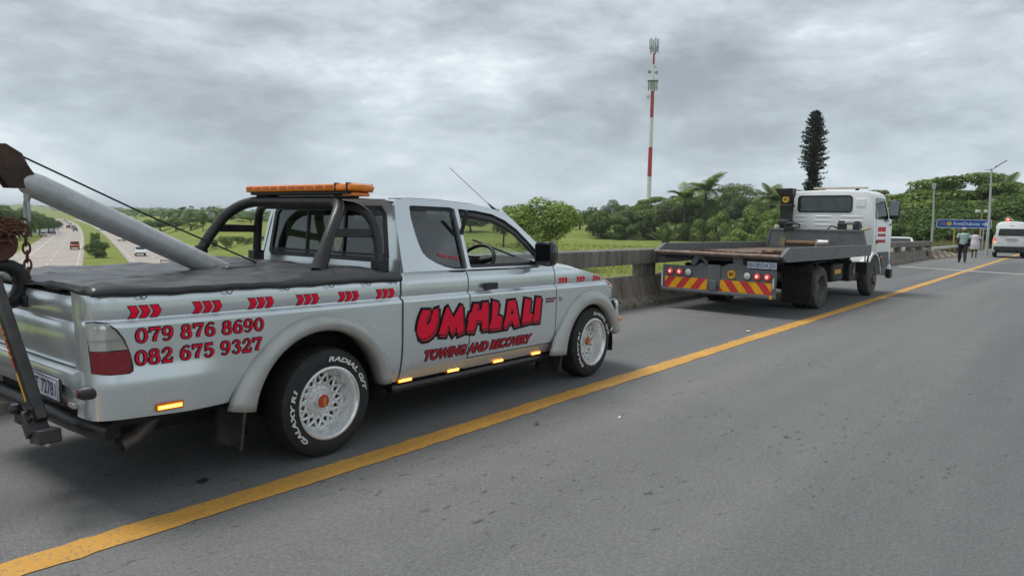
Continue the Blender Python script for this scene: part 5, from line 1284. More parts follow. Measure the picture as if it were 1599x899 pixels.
mb = MB(); mb.box((-1.952, -.76, .80), (.012, .46, .105)); np_ = F(mb, 'number_plate', mat('plate_pale_blue', (.52, .56, .66), .4, 0, .06, 9.), tbd, bevel=.003)
vs_, fs_ = fit_text('BN18VS', 0, .245, 0, .072, .006); v2, f2 = fit_text('ZN', .325, .42, 0, .072, .006)
mb = MB(); mb.add([(-1.9595, -.76 + .21 - x, .764 + z) for x, z in vs_], fs_); mb.add([(-1.9595, -.76 + .21 - x, .764 + z) for x, z in v2], f2)
F(mb, 'plate_lettering', mat('plate_dark_ink', (.03, .05, .13), .5), np_, smooth=0)
mb = MB(); mb.lathe([(.026, 0), (.012, 0)], (-1.9597, -.76 + .21 - .285, .80), (-1, 0, 0), 12); F(mb, 'plate_emblem', mat('emblem_green', (.05, .16, .10), .5), np_)
# chassis, tanks, guards
mb = MB()
for s in (-1, 1): mb.box((1.2, s * .38, .72), (6.0, .08, .22))
for x in (-1.5, -.6, .6, 1.6, 2.6): mb.box((x, 0, .70), (.1, 1.5, .12))
mb.box((.35, 0, .87), (4.5, 1.9, .06)); F(mb, 'chassis', DKS)
mb = MB(); mb.tube([(0, -.9, .36), (0, .9, .36)], .07, 10); mb.lathe([(.001, .16), (.16, .1), (.19, 0), (.16, -.1), (.001, -.16)], (0, 0, .36), (0, 1, 0), 16); mb.tube([(3.42, -.8, .34), (3.42, .8, .34)], .05, 10); F(mb, 'axle', DKS)
def tyre_set(x, yo, s, rt, w, dual, dish):
    o = (x, s * yo, rt - .003); A = (0, s, 0); rr = rt * .60
    mb = MB(); wds = [0., -w - .03] if dual else [0.]
    mb.lathe([(rr, -w), (rr + .02, -w - .008), (rt - .04, -w - .01), (rt - .008, -w + .02), (rt, -w * .5), (rt - .004, -.03), (rt - .03, .0), (rt - .07, .008), (rr + .015, .006), (rr, -.006)], o, A, 90, mod=lambda i, j, r: r - (.007 if j % 3 == 0 and i in (3, 4, 5) else 0))
    if dual: mb.lathe([(rr, -w), (rt - .04, -w - .01), (rt - .008, -w + .02), (rt, -w * .5), (rt - .008, -.02), (rt - .05, .0), (rr, -.006)], (x, s * (yo - w - .035), rt - .003), A, 60)
    wl = F(mb, 'wheel', mat('truck_tyre', (.055, .053, .05), .85, 0, .25, 16., bump=.1, dirt=((.19, .175, .15), 5., .6)))
    mb = MB(); mb.lathe([(rr + .004, -.002), (rr - .01, .004), (rr - .022, -.02), (rr - .035, dish * .6), (rr - .06, dish), (.09, dish + .01), (.08, dish + .05), (.001, dish + .055)], o, A, 40); F(mb, 'rim', mat('truck_rim', (.10, .098, .095), .6, .2, .25, 12., dirt=((.06, .05, .04), 8., .6)), wl)
    mb = MB()
    for k in range(6): a = k * 1.047; mb.cyl((o[0] + .115 * math.cos(a), o[1] + s * (dish + .005), o[2] + .115 * math.sin(a)), (o[0] + .115 * math.cos(a), o[1] + s * (dish + .035), o[2] + .115 * math.sin(a)), .014, n=6)
    F(mb, 'wheel_nut', DKS, wl)
for s in (-1, 1): tyre_set(0., 1.03, s, .37, .20, True, -.11); tyre_set(3.42, .95, s, .355, .20, False, .0)
for s in (-1, 1):
    mb = MB(); mb.rings([[(-.42, s * y, .40), (-.42, s * y, .72), (-.36, s * y, .80), (.30, s * y, .80)] for y in (.52, 1.0)], closed=False, caps=False); F(mb, 'mudguard', DKS, solid=.01)
    mb = MB(); mb.box((-.47, s * .78, .42), (.015, .50, .62)); F(mb, 'mud_flap', mat('truck_flap', (.02, .02, .02), .7, 0, .3, 6., dirt=((.05, .045, .04), 3., .5)))
mb = MB(); mb.box((1.15, -.78, .58), (.62, .34, .34)); tk = F(mb, 'fuel_tank', DKS, bevel=.04)
F(MB().box((1.1, -.957, .60), (.34, .008, .075)), 'amber_reflector', mat('reflective_yellow', (.75, .36, .01), .4), tk)
mb = MB(); mb.box((2.15, -.80, .55), (.42, .24, .36)); bx_ = F(mb, 'battery_box', DKS, bevel=.02)
mb = MB(); mb.tube([(2.15, -.935, .66), (2.15, -.935, .50)], .018, 8); mb.box((2.15, -.93, .58), (.10, .02, .05)); F(mb, 'box_valve', mat('brass_valve', (.38, .28, .15), .5, .5), bx_)
mb = MB(); mb.tube([(2.62, -1.0, .86), (2.74, -.98, .50)], .012, 6); mb.tube([(2.86, -1.0, .86), (2.78, -.98, .50)], .018, 6); mb.box((2.76, -.9, .62), (.3, .3, .2)); F(mb, 'step_bracket', DKS)
mb = MB(); mb.box((3.0, -.55, .50), (.5, .5, .3)); mb.box((3.35, .0, .62), (1.2, .9, .3)); F(mb, 'gearbox', DKS)
# cab
CW = .965
def cabsec(x, zl, zt, tw, crown): return [(x, y * 1., z) for y, z in ((-CW, zl), (-CW, 1.50), (-CW + .02, 1.62), (-tw, zt - .10), (-tw + .05, zt - .03), (-tw + .14, zt), (0, zt + crown), (tw - .14, zt), (tw - .05, zt - .03), (tw, zt - .10), (CW - .02, 1.62), (CW, 1.50), (CW, zl))]
mb = MB(); st_ = [(3.275, .88, 2.14, .88, .02), (3.285, .86, 2.165, .90, .025), (3.34, .86, 2.18, .905, .03), (4.0, .86, 2.19, .905, .03), (4.25, .86, 2.17, .90, .03), (4.36, .80, 2.12, .88, .03), (4.52, .70, 1.62, .93, .02), (4.62, .62, 1.35, .95, .01), (4.64, .50, 1.0, .94, .0)]
mb.rings([cabsec(*q) for q in st_], closed=True, caps=True)
cab = F(mb, 'cab', WHITEPAINT, fixn=True, smooth=40)
# rear window with rubber surround
def rr_rect(y0, y1, z0, z1, r, n=5):
    o_ = []
    for cy_, cz_, a0_ in ((y1 - r, z1 - r, 0), (y0 + r, z1 - r, 90), (y0 + r, z0 + r, 180), (y1 - r, z0 + r, 270)):
        o_ += [(cy_ + r * math.cos(R(a0_ + 90 * k / n)), cz_ + r * math.sin(R(a0_ + 90 * k / n))) for k in range(n + 1)]
    return o_
WR = rr_rect(-.52, .62, 1.72, 2.09, .08)
mb = MB(); mb.poly([WR, inset(WR, .035)[::-1]], lambda y, z: (3.264, y, z)); wr = F(mb, 'rear_window', BLACKP, smooth=0)
mb = MB(); mb.poly([inset(WR, .03)], lambda y, z: (3.268, y, z)); F(mb, 'pane', mat('cab_glass_reflecting', (.035, .055, .05), .05, 0, .6, 2.2, spec=.8), wr, smooth=0)
mb = MB()
for z in (1.64, 1.55, 1.46):
    for y0, y1 in ((.66, .42), (.24, -.10), (-.30, -.74)): mb.box((3.272, (y0 + y1) / 2, z), (.014, abs(y0 - y1), .025))
mb.box((3.272, -.68, 1.93), (.014, .19, .17)); F(mb, 'pressed_rib', WHITEPAINT, cab, bevel=.006)
# doors, side glass, mirrors
for s in (-1, 1):
    mb = MB(); mb.poly([[(3.42, 1.60), (3.44, 2.04), (4.16, 2.04), (4.40, 1.62), (4.40, 1.55), (4.1, 1.55), (4.05, 1.60)]], lambda x, z: (x, s * (.966 if z < 1.61 else .953 - (z - 1.62) * .10), z)); dw = F(mb, 'side_window', mat('cab_side_glass', (.01, .013, .014), .06, 0, .4, 3., spec=.7), cab, smooth=0)
    mb = MB(); mb.poly([[(3.40, .90), (3.40, 1.545), (3.42, 1.555), (3.43, 1.545), (3.415, 1.54), (3.415, .905), (4.42, .905), (4.42, .90)]], lambda x, z: (x, s * .968, z)); F(mb, 'door_seam', mat('seam_grey', (.12, .12, .12), .6), cab, smooth=0)
    F(MB().box((3.50, s * .972, 1.12), (.035, .018, .09)), 'door_handle', BLACKP, cab, bevel=.004)
    mb = MB(); mb.box((4.42, s * 1.06, 1.81), (.10, .20, .40)); mr = F(mb, 'mirror', BLACKP, bevel=.03); F(MB().box((4.367, s * 1.06, 1.84), (.004, .17, .30)), 'mirror_glass', mat('mirror_silver', (.5, .53, .55), .06, 1., .03, 4.), mr)
    mb = MB(); mb.tube([(4.44, s * .93, 2.0), (4.45, s * 1.08, 2.02), (4.45, s * 1.09, 1.6), (4.5, s * .94, 1.45)], .012, 6); F(mb, 'mirror_arm', BLACKP, mr)
    # front wheel arch, bumper end, lower dark panel
    mb = MB(); mb.poly([[(3.40, .905), (4.45, .905), (4.55, .62), (3.98, .58), (3.92, .72), (3.80, .84), (3.60, .90)]], lambda x, z: (x, s * .962, z)); F(mb, 'lower_cab_panel', mat('cab_lower_grey', (.07, .075, .08), .5, 0, .15, 5.), cab, smooth=0, solid=.02)
    mb = MB(); mb.rings([[(3.42 + (.47 + d) * math.cos(t), s * y, .36 + (.50 + d) * math.sin(t)) for d, y in ((0, .985), (.05, .98), (.06, .95), (.06, .6))] for t in [R(8 + 150 * k / 14) for k in range(15)]], closed=False, caps=False); F(mb, 'wheel_arch', WHITEPAINT, cab, smooth=50, solid=.01)
    F(MB().box((3.86, s * .985, .80), (.09, .02, .045)), 'side_marker', mat('turn_signal_amber', (.8, .28, .02), .25), cab, bevel=.008)
mb = MB(); mb.box((4.62, 0, .50), (.16, 2.0, .26)); F(mb, 'front_bumper', WHITEPAINT, bevel=.05)
mb = MB(); mb.box((4.55, -.99, .42), (.18, .10, .20)); F(mb, 'bumper_step', BLACKP, bevel=.02)
mb = MB(); mb.poly([[(-.86, 1.36), (.86, 1.36), (.80, 2.02), (-.80, 2.02)]], lambda y, z: (4.645 - (z - 1.36) * .36, y, z)); F(mb, 'windscreen', mat('cab_glass_reflecting', (.035, .055, .05), .05), cab, smooth=0)
# door print: red banner and two lines, too blurred to read
for z0, z1, c_ in ((1.335, 1.44, RED), (1.235, 1.295, RED2), (1.10, 1.17, RED2)):
    mb = MB()
    for k in range(5 if z1 - z0 > .09 else 7):
        nn = 5 if z1 - z0 > .09 else 7; w = .62 / nn; x0 = 3.56 + k * w; mb.poly([[(x0, z0), (x0 + w * .86, z0 + .004), (x0 + w * .90, z1), (x0 + .01, z1 - .006)]], lambda x, z: (x, -.9695, z))
    F(mb, 'door_print', c_, cab, smooth=0)
# snorkel / air intake stack behind the cab
mb = MB(); mb.rings([[(3.06 - d / 2, y0, z), (3.06 - d / 2, y1, z), (3.06 + d / 2, y1, z), (3.06 + d / 2, y0, z)] for y0, y1, d, z in ((.70, .88, .14, 1.28), (.66, .90, .2, 1.42), (.655, .90, .2, 1.55), (.665, .89, .18, 1.56), (.655, .885, .18, 2.02), (.64, .92, .22, 2.08), (.63, 1.0, .26, 2.20), (.63, 1.0, .26, 2.235))]); sn = F(mb, 'air_intake_stack', BLACKP, fixn=True, smooth=20, bevel=.01)
for q_ in (MB().box((3.04, .775, 1.49), (.22, .30, .07)), MB().box((3.06, .77, 1.86), (.20, .27, .05))): F(q_, 'stack_clamp', BLACKP, sn, bevel=.008)
speed_disc((2.965, .775, 2.0), (-1, 0, 0), .082, '60', sn)
mb = MB(); mb.lathe([(.06, 0), (.06, .06), (.045, .075), (.001, .08)], (2.95, .93, 1.36), (0, 0, 1), 18); F(mb, 'reservoir_cap', mat('cap_cream', (.5, .48, .4), .6))
# beacon bar on the cab roof
mb = MB(); mb.box((3.95, -.05, 2.275), (.18, 1.10, .035)); bb = F(mb, 'roof_bar', mat('faded_cream_lens', (.42, .38, .28), .5, 0, .15, 8.), bevel=.01)
mb = MB()
for y in (-.4, .3): mb.box((3.95, y, 2.235), (.08, .06, .05))
F(mb, 'bar_foot', BLACKP, bb)
mb = MB(); mb.lathe([(.03, 0), (.03, .04), (.001, .05)], (4.2, -.82, 2.165), (0, 0, 1), 14); F(mb, 'roof_marker', REDL, cab)

# ------------------------------------------------------------------ minibus
def lerp_pts(a, b, t): return a + (b - a) * t
pb_ = RD(45.2, 3.80)
bus = thing('minibus', 'white high roof minibus with lit red beacon seen from behind', 'minibus', pb_ + Vector((0, -.83, 0)), R(6.0))
B = lambda b, n, mt, par_=None, **k: b.build(n, mt, par_ or bus, **k)
def bsec(x, z0, wt, zt): return [(x, y, z) for y, z in ((-.86, z0), (-.90, .62), (-.90, 1.05), (-wt - .045, 1.55), (-wt, 2.0), (-wt + .07, zt - .08), (-wt + .22, zt), (0, zt + .03), (wt - .22, zt), (wt - .07, zt - .08), (wt, 2.0), (wt + .045, 1.55), (.90, 1.05), (.90, .62), (.86, z0))]
mb = MB(); mb.rings([bsec(*q) for q in ((.0, .42, .74, 2.20), (.04, .36, .76, 2.26), (.3, .34, .77, 2.28), (3.2, .34, .77, 2.28), (3.9, .34, .75, 2.18))] + [[(4.3 + .25 * (1.6 - z) if z > 1.05 else 4.6 + .1 * (1.05 - z), y * .97, min(z, 1.95)) for _, y, z in bsec(0, .34, .72, 1.9)]])
busb = B(mb, 'body', WHITEPAINT, fixn=True, smooth=40)
def brear(y, z, off=.006): return (-off + (.03 if z > 2.1 else 0.), y, z)
BWN = rr_rect(-.70, .70, 1.38, 1.84, .07)
BWN = [(y * (1 - (z - 1.38) * .16), z) for y, z in BWN]
mb = MB(); mb.poly([BWN], brear); B(mb, 'rear_window', mat('bus_glass', (.03, .035, .04), .08, 0, .3, 2., spec=.7), busb, smooth=0)
for s in (-1, 1):
    mb = MB(); mb.box((.02, s * .835, 1.16), (.10, .10, .24)); tl_ = B(mb, 'tail_lamp', mat('bus_red_lens', (.45, .02, .02), .3, emit=.5, ecol=(1, .08, .04)), busb, bevel=.015)
    B(MB().box((.016, s * .835, .985), (.10, .098, .12)), 'indicator', mat('bus_amber_lens', (.8, .35, .06), .3, emit=.7, ecol=(1, .45, .12)), tl_, bevel=.015)
    mb = MB(); mb.poly([[(.5, 1.42), (3.3, 1.42), (3.25, 1.86), (.55, 1.86)]], lambda x, z: (x, s * (.845 - (z - 1.42) * .13 + .006), z)); B(mb, 'side_window', MATS['bus_glass'], busb, smooth=0)
mb = MB(); mb.box((-.03, 0, .60), (.14, 1.78, .26)); bbp = B(mb, 'bumper', mat('bus_bumper', (.03, .03, .032), .6), bevel=.04)
B(MB().box((-.012, -.05, 1.17), (.04, .66, .035)), 'plate_garnish', BLACKP, busb, bevel=.008)
B(MB().box((-.008, -.05, 1.07), (.012, .52, .11)), 'number_plate', mat('bus_plate', (.55, .58, .58), .5, 0, .1, 30.), busb)
mb = MB(); mb.lathe([(.10, 0), (.10, .006), (.001, .007)], (-.002, -.80, .97), (-1, 0, 0), 20); B(mb, 'speed_disc', mat('disc_yellow', (.75, .42, .03), .4), busb)
mb = MB(); mb.box((-.004, .60, .93), (.008, .14, .03)); mb.box((.01, .0, 2.02), (.03, .22, .025)); B(mb, 'badge', mat('badge_grey', (.2, .2, .2), .5), busb)
mb = MB(); rg = random.Random(2)      # blurred pale violet script across the tailgate
for k in range(16): 
    y = .55 - k * .078; z = 1.285 + .025 * math.sin(k * .55)
    mb.box((-.007, y, z), (.004, .06, .028 + .012 * rg.random()))
B(mb, 'tailgate_script', mat('faded_violet_script', (.42, .38, .46), .6, 0, .15, 30.), busb)
for s in (-1, 1):
    for x in (.62, 3.3):
        mb = MB(); mb.lathe([(.20, -.19), (.30, -.19), (.33, -.16), (.335, -.09), (.33, -.02), (.30, .0), (.20, .0), (.19, -.03), (.06, -.04), (.001, -.04)], (x, s * .86, .333), (0, s, 0), 40); B(mb, 'wheel', RUBBER)
mb = MB(); mb.box((2.0, 0, .42), (4.0, 1.6, .2)); B(mb, 'underbody', DARK)
mb = MB(); mb.lathe([(.10, 0), (.105, .05), (.10, .14), (.06, .19), (.001, .20)], (.42, .22, 2.30), (0, 0, 1), 20); bc = B(mb, 'beacon', mat('beacon_red', (.55, .03, .02), .2, 0, .1, 9., coat=.5, emit=.5, ecol=(1, .05, .03)))
mb = MB(); mb.lathe([(.001, .035), (.03, .02), (.035, 0), (.03, -.02), (.001, -.035)], (.32, .23, 2.42), (0, 0, 1), 12); B(mb, 'lit_bulb', mat('beacon_lit', (1, .6, .4), .4, emit=6., ecol=(1, .25, .12)), bc)
mb = MB(); mb.tube([(.42, .37, 2.29), (.42, .37, 2.45)] + [Vector((.42, .22 + .15 * math.cos(t), 2.45 + .12 * math.sin(t))) for t in [R(k * 15) for k in range(13)]] + [(.42, .07, 2.40), (.42, .02, 2.43), (.42, -.06, 2.40), (.42, -.08, 2.29)], .014, 6); B(mb, 'beacon_guard', mat('white_tube', (.7, .7, .7), .4), bc)

# ------------------------------------------------------------------ people walking on the shoulder
SKIN = mat('dark_skin', (.09, .048, .03), .55, 0, .1, 12.)
HAIR = mat('black_hair', (.012, .010, .010), .8, 0, .3, 40.)
def person(name, label, base, face, stride, arms, scale):
    p = thing(name, label, 'person', base, face); p.scale = (scale,) * 3
    J = {'pel': (0, 0, .93), 'sp': (0, 0, 1.12), 'ch': (0, 0, 1.32), 'nk': (.0, 0, 1.47), 'hd': (.01, 0, 1.60), 'tp': (.01, 0, 1.70)}
    Rr = {'pel': .125, 'sp': .115, 'ch': .135, 'nk': .055, 'hd': .088, 'tp': .062}
    E_ = [('pel', 'sp'), ('sp', 'ch'), ('ch', 'nk'), ('nk', 'hd'), ('hd', 'tp')]
    for s, t in ((1, 'l'), (-1, 'r')):
        st = stride * s
        J.update({t + 'hip': (0, s * .09, .90), t + 'kn': (st * .22 + .03, s * .095, .49), t + 'an': (st * .42 - .04 * (st < 0), s * .09, .09 + (.07 if st < 0 else 0)), t + 'to': (st * .42 + .15, s * .10, .035 + (.0 if st >= 0 else .02))})
        Rr.update({t + 'hip': .095, t + 'kn': .062, t + 'an': .042, t + 'to': .035})
        E_ += [('pel', t + 'hip'), (t + 'hip', t + 'kn'), (t + 'kn', t + 'an'), (t + 'an', t + 'to')]
        a = arms[0 if s > 0 else 1]
        J.update({t + 'sh': (0, s * .175, 1.40), t + 'el': a[0], t + 'wr': a[1]}); Rr.update({t + 'sh': .062, t + 'el': .042, t + 'wr': .030})
        E_ += [('ch', t + 'sh'), (t + 'sh', t + 'el'), (t + 'el', t + 'wr')]
        w = Vector(a[1]); d = (w - Vector(a[0])).normalized()
        J[t + 'pm'] = tuple(w + d * .07); Rr[t + 'pm'] = .030; E_.append((t + 'wr', t + 'pm'))
        for q in range(5):
            k1, k2 = '%sf%da' % (t, q), '%sf%db' % (t, q); off = Vector((-.03 + q * .016, 0, 0)) if q < 4 else Vector((.045, 0, .03))
            ln_ = (.055, .07, .072, .06, .035)[q]
            J[k1] = tuple(w + d * (.10 if q < 4 else .05) + off); J[k2] = tuple(w + d * ((.10 if q < 4 else .05) + ln_) + off * 1.05 + Vector((.012, -s * .012, 0))); Rr[k1] = .0095; Rr[k2] = .008
            E_ += [(t + ('pm' if q < 4 else 'wr'), k1), (k1, k2)]
    keys = list(J); me = bpy.data.meshes.new('body'); me.from_pydata([J[k] for k in keys], [(keys.index(a), keys.index(b)) for a, b in E_], [])
    me.materials.append(SKIN); o = link('body', me, p); md = o.modifiers.new('skin', 'SKIN'); md.use_smooth_shade = True
    sv = me.skin_vertices[0].data
    for i, k in enumerate(keys): sv[i].radius = (Rr[k], Rr[k] * (.78 if k in ('ch', 'sp', 'pel') else 1.)); sv[i].use_root = (k == 'pel')
    sb = o.modifiers.new('sub', 'SUBSURF'); sb.levels = 1; sb.render_levels = 2
    # face details: nose, ears
    mb = MB(); mb.tube([(.085, 0, 1.625), (.108, 0, 1.595)], [.008, .016], 6)
    for s in (-1, 1): mb.lathe([(.001, .012), (.02, .006), (.026, 0)], (.0, s * .088, 1.605), (0, s, 0), 10)
    mb.build('facial_feature', SKIN, p)
    return p, J
def ring_tube(mb, rows, n=18, wx=.75):
    mb.rings([[(c[0] + rx * wx * math.cos(t), c[1] + rx * math.sin(t), c[2]) for t in [2 * math.pi * k / n for k in range(n)]] for c, rx in rows], caps=False)
def striped(name, a, b, sc_):
    mt, t, p, o = base_nodes(name); c = t.nodes.new('ShaderNodeTexCoord'); w = t.nodes.new('ShaderNodeTexWave'); w.bands_direction = 'Z'; w.inputs['Scale'].default_value = sc_; w.inputs['Distortion'].default_value = .25
    t.links.new(c.outputs['Object'], w.inputs['Vector']); t.links.new(ramp(t, w.outputs['Fac'], [(.62, a), (.72, b)]), p.inputs['Base Color']); p.inputs['Roughness'].default_value = .9; return mt
man, J = person('person', 'person in striped green polo and dark trousers walking away with a black bag', RD(36.2, 4.18), R(12), .62, (((-.05, .25, 1.16), (.10, .24, .93)), ((.03, -.25, 1.15), (.08, -.21, .92))), 1.0)
mb = MB(); ring_tube(mb, [((0, 0, .90), .168), ((0, 0, 1.0), .172), ((0, 0, 1.15), .165), ((0, 0, 1.30), .185), ((0, 0, 1.40), .19), ((0, 0, 1.45), .13), ((0, 0, 1.48), .075)])
for s in (-1, 1): mb.tube([(0, s * .15, 1.41), (0, s * .21, 1.33), (-.01, s * .24, 1.20)], [.085, .075, .068], 12, False)
mb.build('shirt', striped('striped_polo', (.55, .72, .66), (.03, .05, .055), 4.2), man, 60)
mb = MB(); ring_tube(mb, [((0, 0, .82), .155), ((0, 0, .93), .16), ((0, 0, .98), .155)])
for s, t in ((1, 'l'), (-1, 'r')):
    h_, k_, a_ = Vector(J[t + 'hip']), Vector(J[t + 'kn']), Vector(J[t + 'an']); mb.tube([h_ + Vector((0, 0, .05)), h_.lerp(k_, .5), k_, k_.lerp(a_, .6), a_ + Vector((0, 0, .03))], [.115, .10, .082, .07, .064], 14)
mb.build('trousers', mat('dark_trousers', (.012, .014, .02), .85, 0, .3, 20.), man, 60)
mb = MB()
for t in 'lr':
    a_, o_ = Vector(J[t + 'an']), Vector(J[t + 'to']); mb.tube([a_ + Vector((-.05, 0, -.045)), a_ + Vector((0, 0, -.035)), o_ + Vector((-.03, 0, .005)), o_ + Vector((.05, 0, 0))], [.04, .05, .042, .025], 10)
mb.build('shoe', BLACKP, man, 60)
mb = MB(); mb.lathe([(.075, -.045), (.096, -.01), (.098, .03), (.075, .075), (.03, .095), (.001, .098)], (.005, 0, 1.635), (0, 0, 1), 18); mb.build('beanie', mat('tan_beanie', (.45, .36, .27), .9, 0, .3, 40.), man, 60)
bag = MB().box((0, 0, .17), (.16, .10, .34)).build('shoulder_bag', mat('black_bag', (.012, .012, .014), .7, 0, .3, 15.), None, 30, .03); bp_ = RD(36.2, 4.18); bag.location = bp_ + Vector((.05, -.25, .80)); bag.rotation_euler = (0, 0, R(12)); tag(bag, 'black shoulder bag hanging at the right side of the person in stripes', 'bag')
wom, J = person('person', 'person in pale flowered dress walking away with both arms raised forward', RD(43.2, 4.48), R(8), .32, (((.02, .27, 1.16), (.20, .20, 1.12)), ((.02, -.27, 1.16), (.20, -.20, 1.12))), .97)
mb = MB(); ring_tube(mb, [((0, 0, .55), .24), ((0, 0, .70), .265), ((0, 0, .88), .27), ((0, 0, 1.0), .235), ((0, 0, 1.10), .205), ((0, 0, 1.28), .215), ((0, 0, 1.40), .20), ((0, 0, 1.46), .12)], 20, .85)
for s in (-1, 1): mb.tube([(0, s * .16, 1.40), (.01, s * .23, 1.32), (.02, s * .265, 1.20)], [.09, .085, .082], 12, False)
mt, t, p_n, o_n = base_nodes('flowered_dress'); t.links.new(ramp(t, noise(t, 16., 3), [(.40, (.52, .40, .46)), (.5, (.68, .62, .66)), (.62, (.40, .40, .50))]), p_n.inputs['Base Color']); p_n.inputs['Roughness'].default_value = .9
mb.build('dress', mt, wom, 60)
mb = MB(); mb.lathe([(.06, -.07), (.098, -.03), (.105, .03), (.085, .085), (.04, .11), (.001, .113)], (-.008, 0, 1.63), (0, 0, 1), 18); mb.build('hair', HAIR, wom, 60)
mb = MB()
for t_ in 'lr':
    a_, o_ = Vector(J[t_ + 'an']), Vector(J[t_ + 'to']); mb.tube([a_ + Vector((-.05, 0, -.05)), a_ + Vector((0, 0, -.04)), o_ + Vector((-.03, 0, .0)), o_ + Vector((.045, 0, 0))], [.036, .045, .04, .024], 10)
mb.build('shoe', BLACKP, wom, 60)

# ------------------------------------------------------------------ signs, poles, mast
def on_ground(px, dist): p = at_dist(px, dist); p.z = H(p.x, p.y); return p
def face_cam(p): return math.atan2(-p.y, -p.x)
sp = on_ground(1504, 71); rz = face_cam(sp) + R(8)
sg = thing('road_sign', 'blue direction sign reading KwaDukuza with white arrow on yellow posts', 'road sign', sp, rz)
zc_ = at_dist(1504, 71, 349.5).z - sp.z
sw, shh = 3.95, .72
G = lambda b, n, mt, par_=None, **k: b.build(n, mt, par_ or sg, **k)
def sgp(u_, v_, o_=.03): return (o_, -u_, zc_ + v_)
mb = MB(); mb.prism(rr_rect(-sw / 2, sw / 2, -shh / 2, shh / 2, .09), 0, .03, lambda p, t: (t, p[0], zc_ + p[1])); bd = G(mb, 'board', mat('sign_blue', (.008, .075, .36), .4, 0, .08, 3.), fixn=True)
mb = MB(); mb.poly([rr_rect(-sw / 2, sw / 2, -shh / 2, shh / 2, .09), inset(rr_rect(-sw / 2, sw / 2, -shh / 2, shh / 2, .09), .045)[::-1]], lambda a, b: sgp(a, b, .034)); SW = mat('sign_white', (.62, .66, .70), .45, 0, .05, 5.); G(mb, 'border', SW, bd, smooth=0)
vs_, fs_ = fit_text('KwaDukuza', 0, 1.86, -.115, .15, .012); mb = MB(); mb.add([sgp(-.70 + sw / 2 * 0 + x * -1 + 1.42 - .0, z, .035) for x, z in vs_], fs_); G(mb, 'place_name', SW, bd, smooth=0)
vs_, fs_ = fit_text('102', 0, .38, -.11, .12, .012); mb = MB(); mb.add([sgp(1.70 - x, z, .035) for x, z in vs_], fs_); G(mb, 'route_number', mat('sign_orange', (.42, .20, .10), .5), bd, smooth=0)
mb = MB(); mb.lathe([(.18, .0), (.18, .004), (.001, .0045)], sgp(1.05, 0., .032), (1, 0, 0), 24); tcirc = G(mb, 'toll_disc', mat('disc_yellow', (.75, .42, .03), .4), bd)
vs_, fs_ = fit_text('T', -.05, .05, -.09, .09, .01); mb = MB(); mb.add([sgp(1.05 - x, z, .040) for x, z in vs_], fs_); G(mb, 'toll_letter', mat('disc_dark', (.10, .06, .02), .5), tcirc, smooth=0)
mb = MB(); mb.poly([[(-1.30, .045), (-1.52, .045), (-1.47, .16), (-1.56, .16), (-1.73, 0), (-1.56, -.16), (-1.47, -.16), (-1.52, -.045), (-1.30, -.045)]], lambda a, b: sgp(a, b, .035)); G(mb, 'arrow', SW, bd, smooth=0)
YP = mat('post_yellow', (.55, .36, .10), .6, 0, .15, 5.)
for y in (-.62, 1.45): G(MB().box((-.05, y, zc_ / 2 - .1), (.09, .10, zc_ + .2 - .35)), 'post', YP if y < 0 else GALV)
def lamp(px, dist, top, label, arm, tilt):
    p = on_ground(px, dist); h = at_dist(px, dist, top).z - p.z; l = thing('street_lamp', label, 'street lamp', p, face_cam(p))
    mb = MB(); mb.tube([(0, 0, -.1), (0, 0, h * .5), (tilt * .2, -tilt, h)], [.10, .08, .05], 10); mb.build('pole', mat('lamp_pole_grey', (.42, .43, .42), .6, .2, .1, 5.), l)
    if arm:
        mb = MB(); mb.tube([(0, -tilt, h - .15), (0, -tilt + .35, h + .15)], .03, 6); mb.build('arm', mat('lamp_pole_grey', (.42, .43, .42), .6), l)
        mb = MB(); mb.box((0, -tilt + .52, h + .29), (.22, .85, .05), Matrix.Rotation(R(35), 3, 'X')); mb.build('lamp_head', mat('solar_panel', (.05, .055, .06), .3, .2), l, bevel=.01)
        mb = MB(); mb.box((0, -tilt - .22, h - .1), (.12, .35, .05)); mb.build('lantern', GALV, l, bevel=.01)
    else:
        mb = MB(); mb.box((0, -tilt, h + .05), (.3, .28, .5)); mb.build('lamp_head', GALV, l, bevel=.02)
lamp(1456, 70, 292, 'slim grey lamp post with small square head left of the blue sign', False, .12)
lamp(1543, 60, 263, 'tall grey lamp post with slanted panel head right of the blue sign', True, .1)
p = on_ground(1531, 75); cp = thing('camera_post', 'thin yellow post with white camera heads just above the blue sign', 'camera post', p, face_cam(p)); h = at_dist(1531, 75, 331).z - p.z
MB().tube([(0, 0, -.1), (0, 0, h)], .05, 8).build('post', YP, cp)
for dy, r_ in ((.28, 0), (-.30, 25)): MB().box((.1, dy, h + .06), (.45, .26, .24), Matrix.Rotation(R(r_), 3, 'Z')).build('camera_head', mat('camera_white', (.6, .62, .62), .5), cp, bevel=.04)
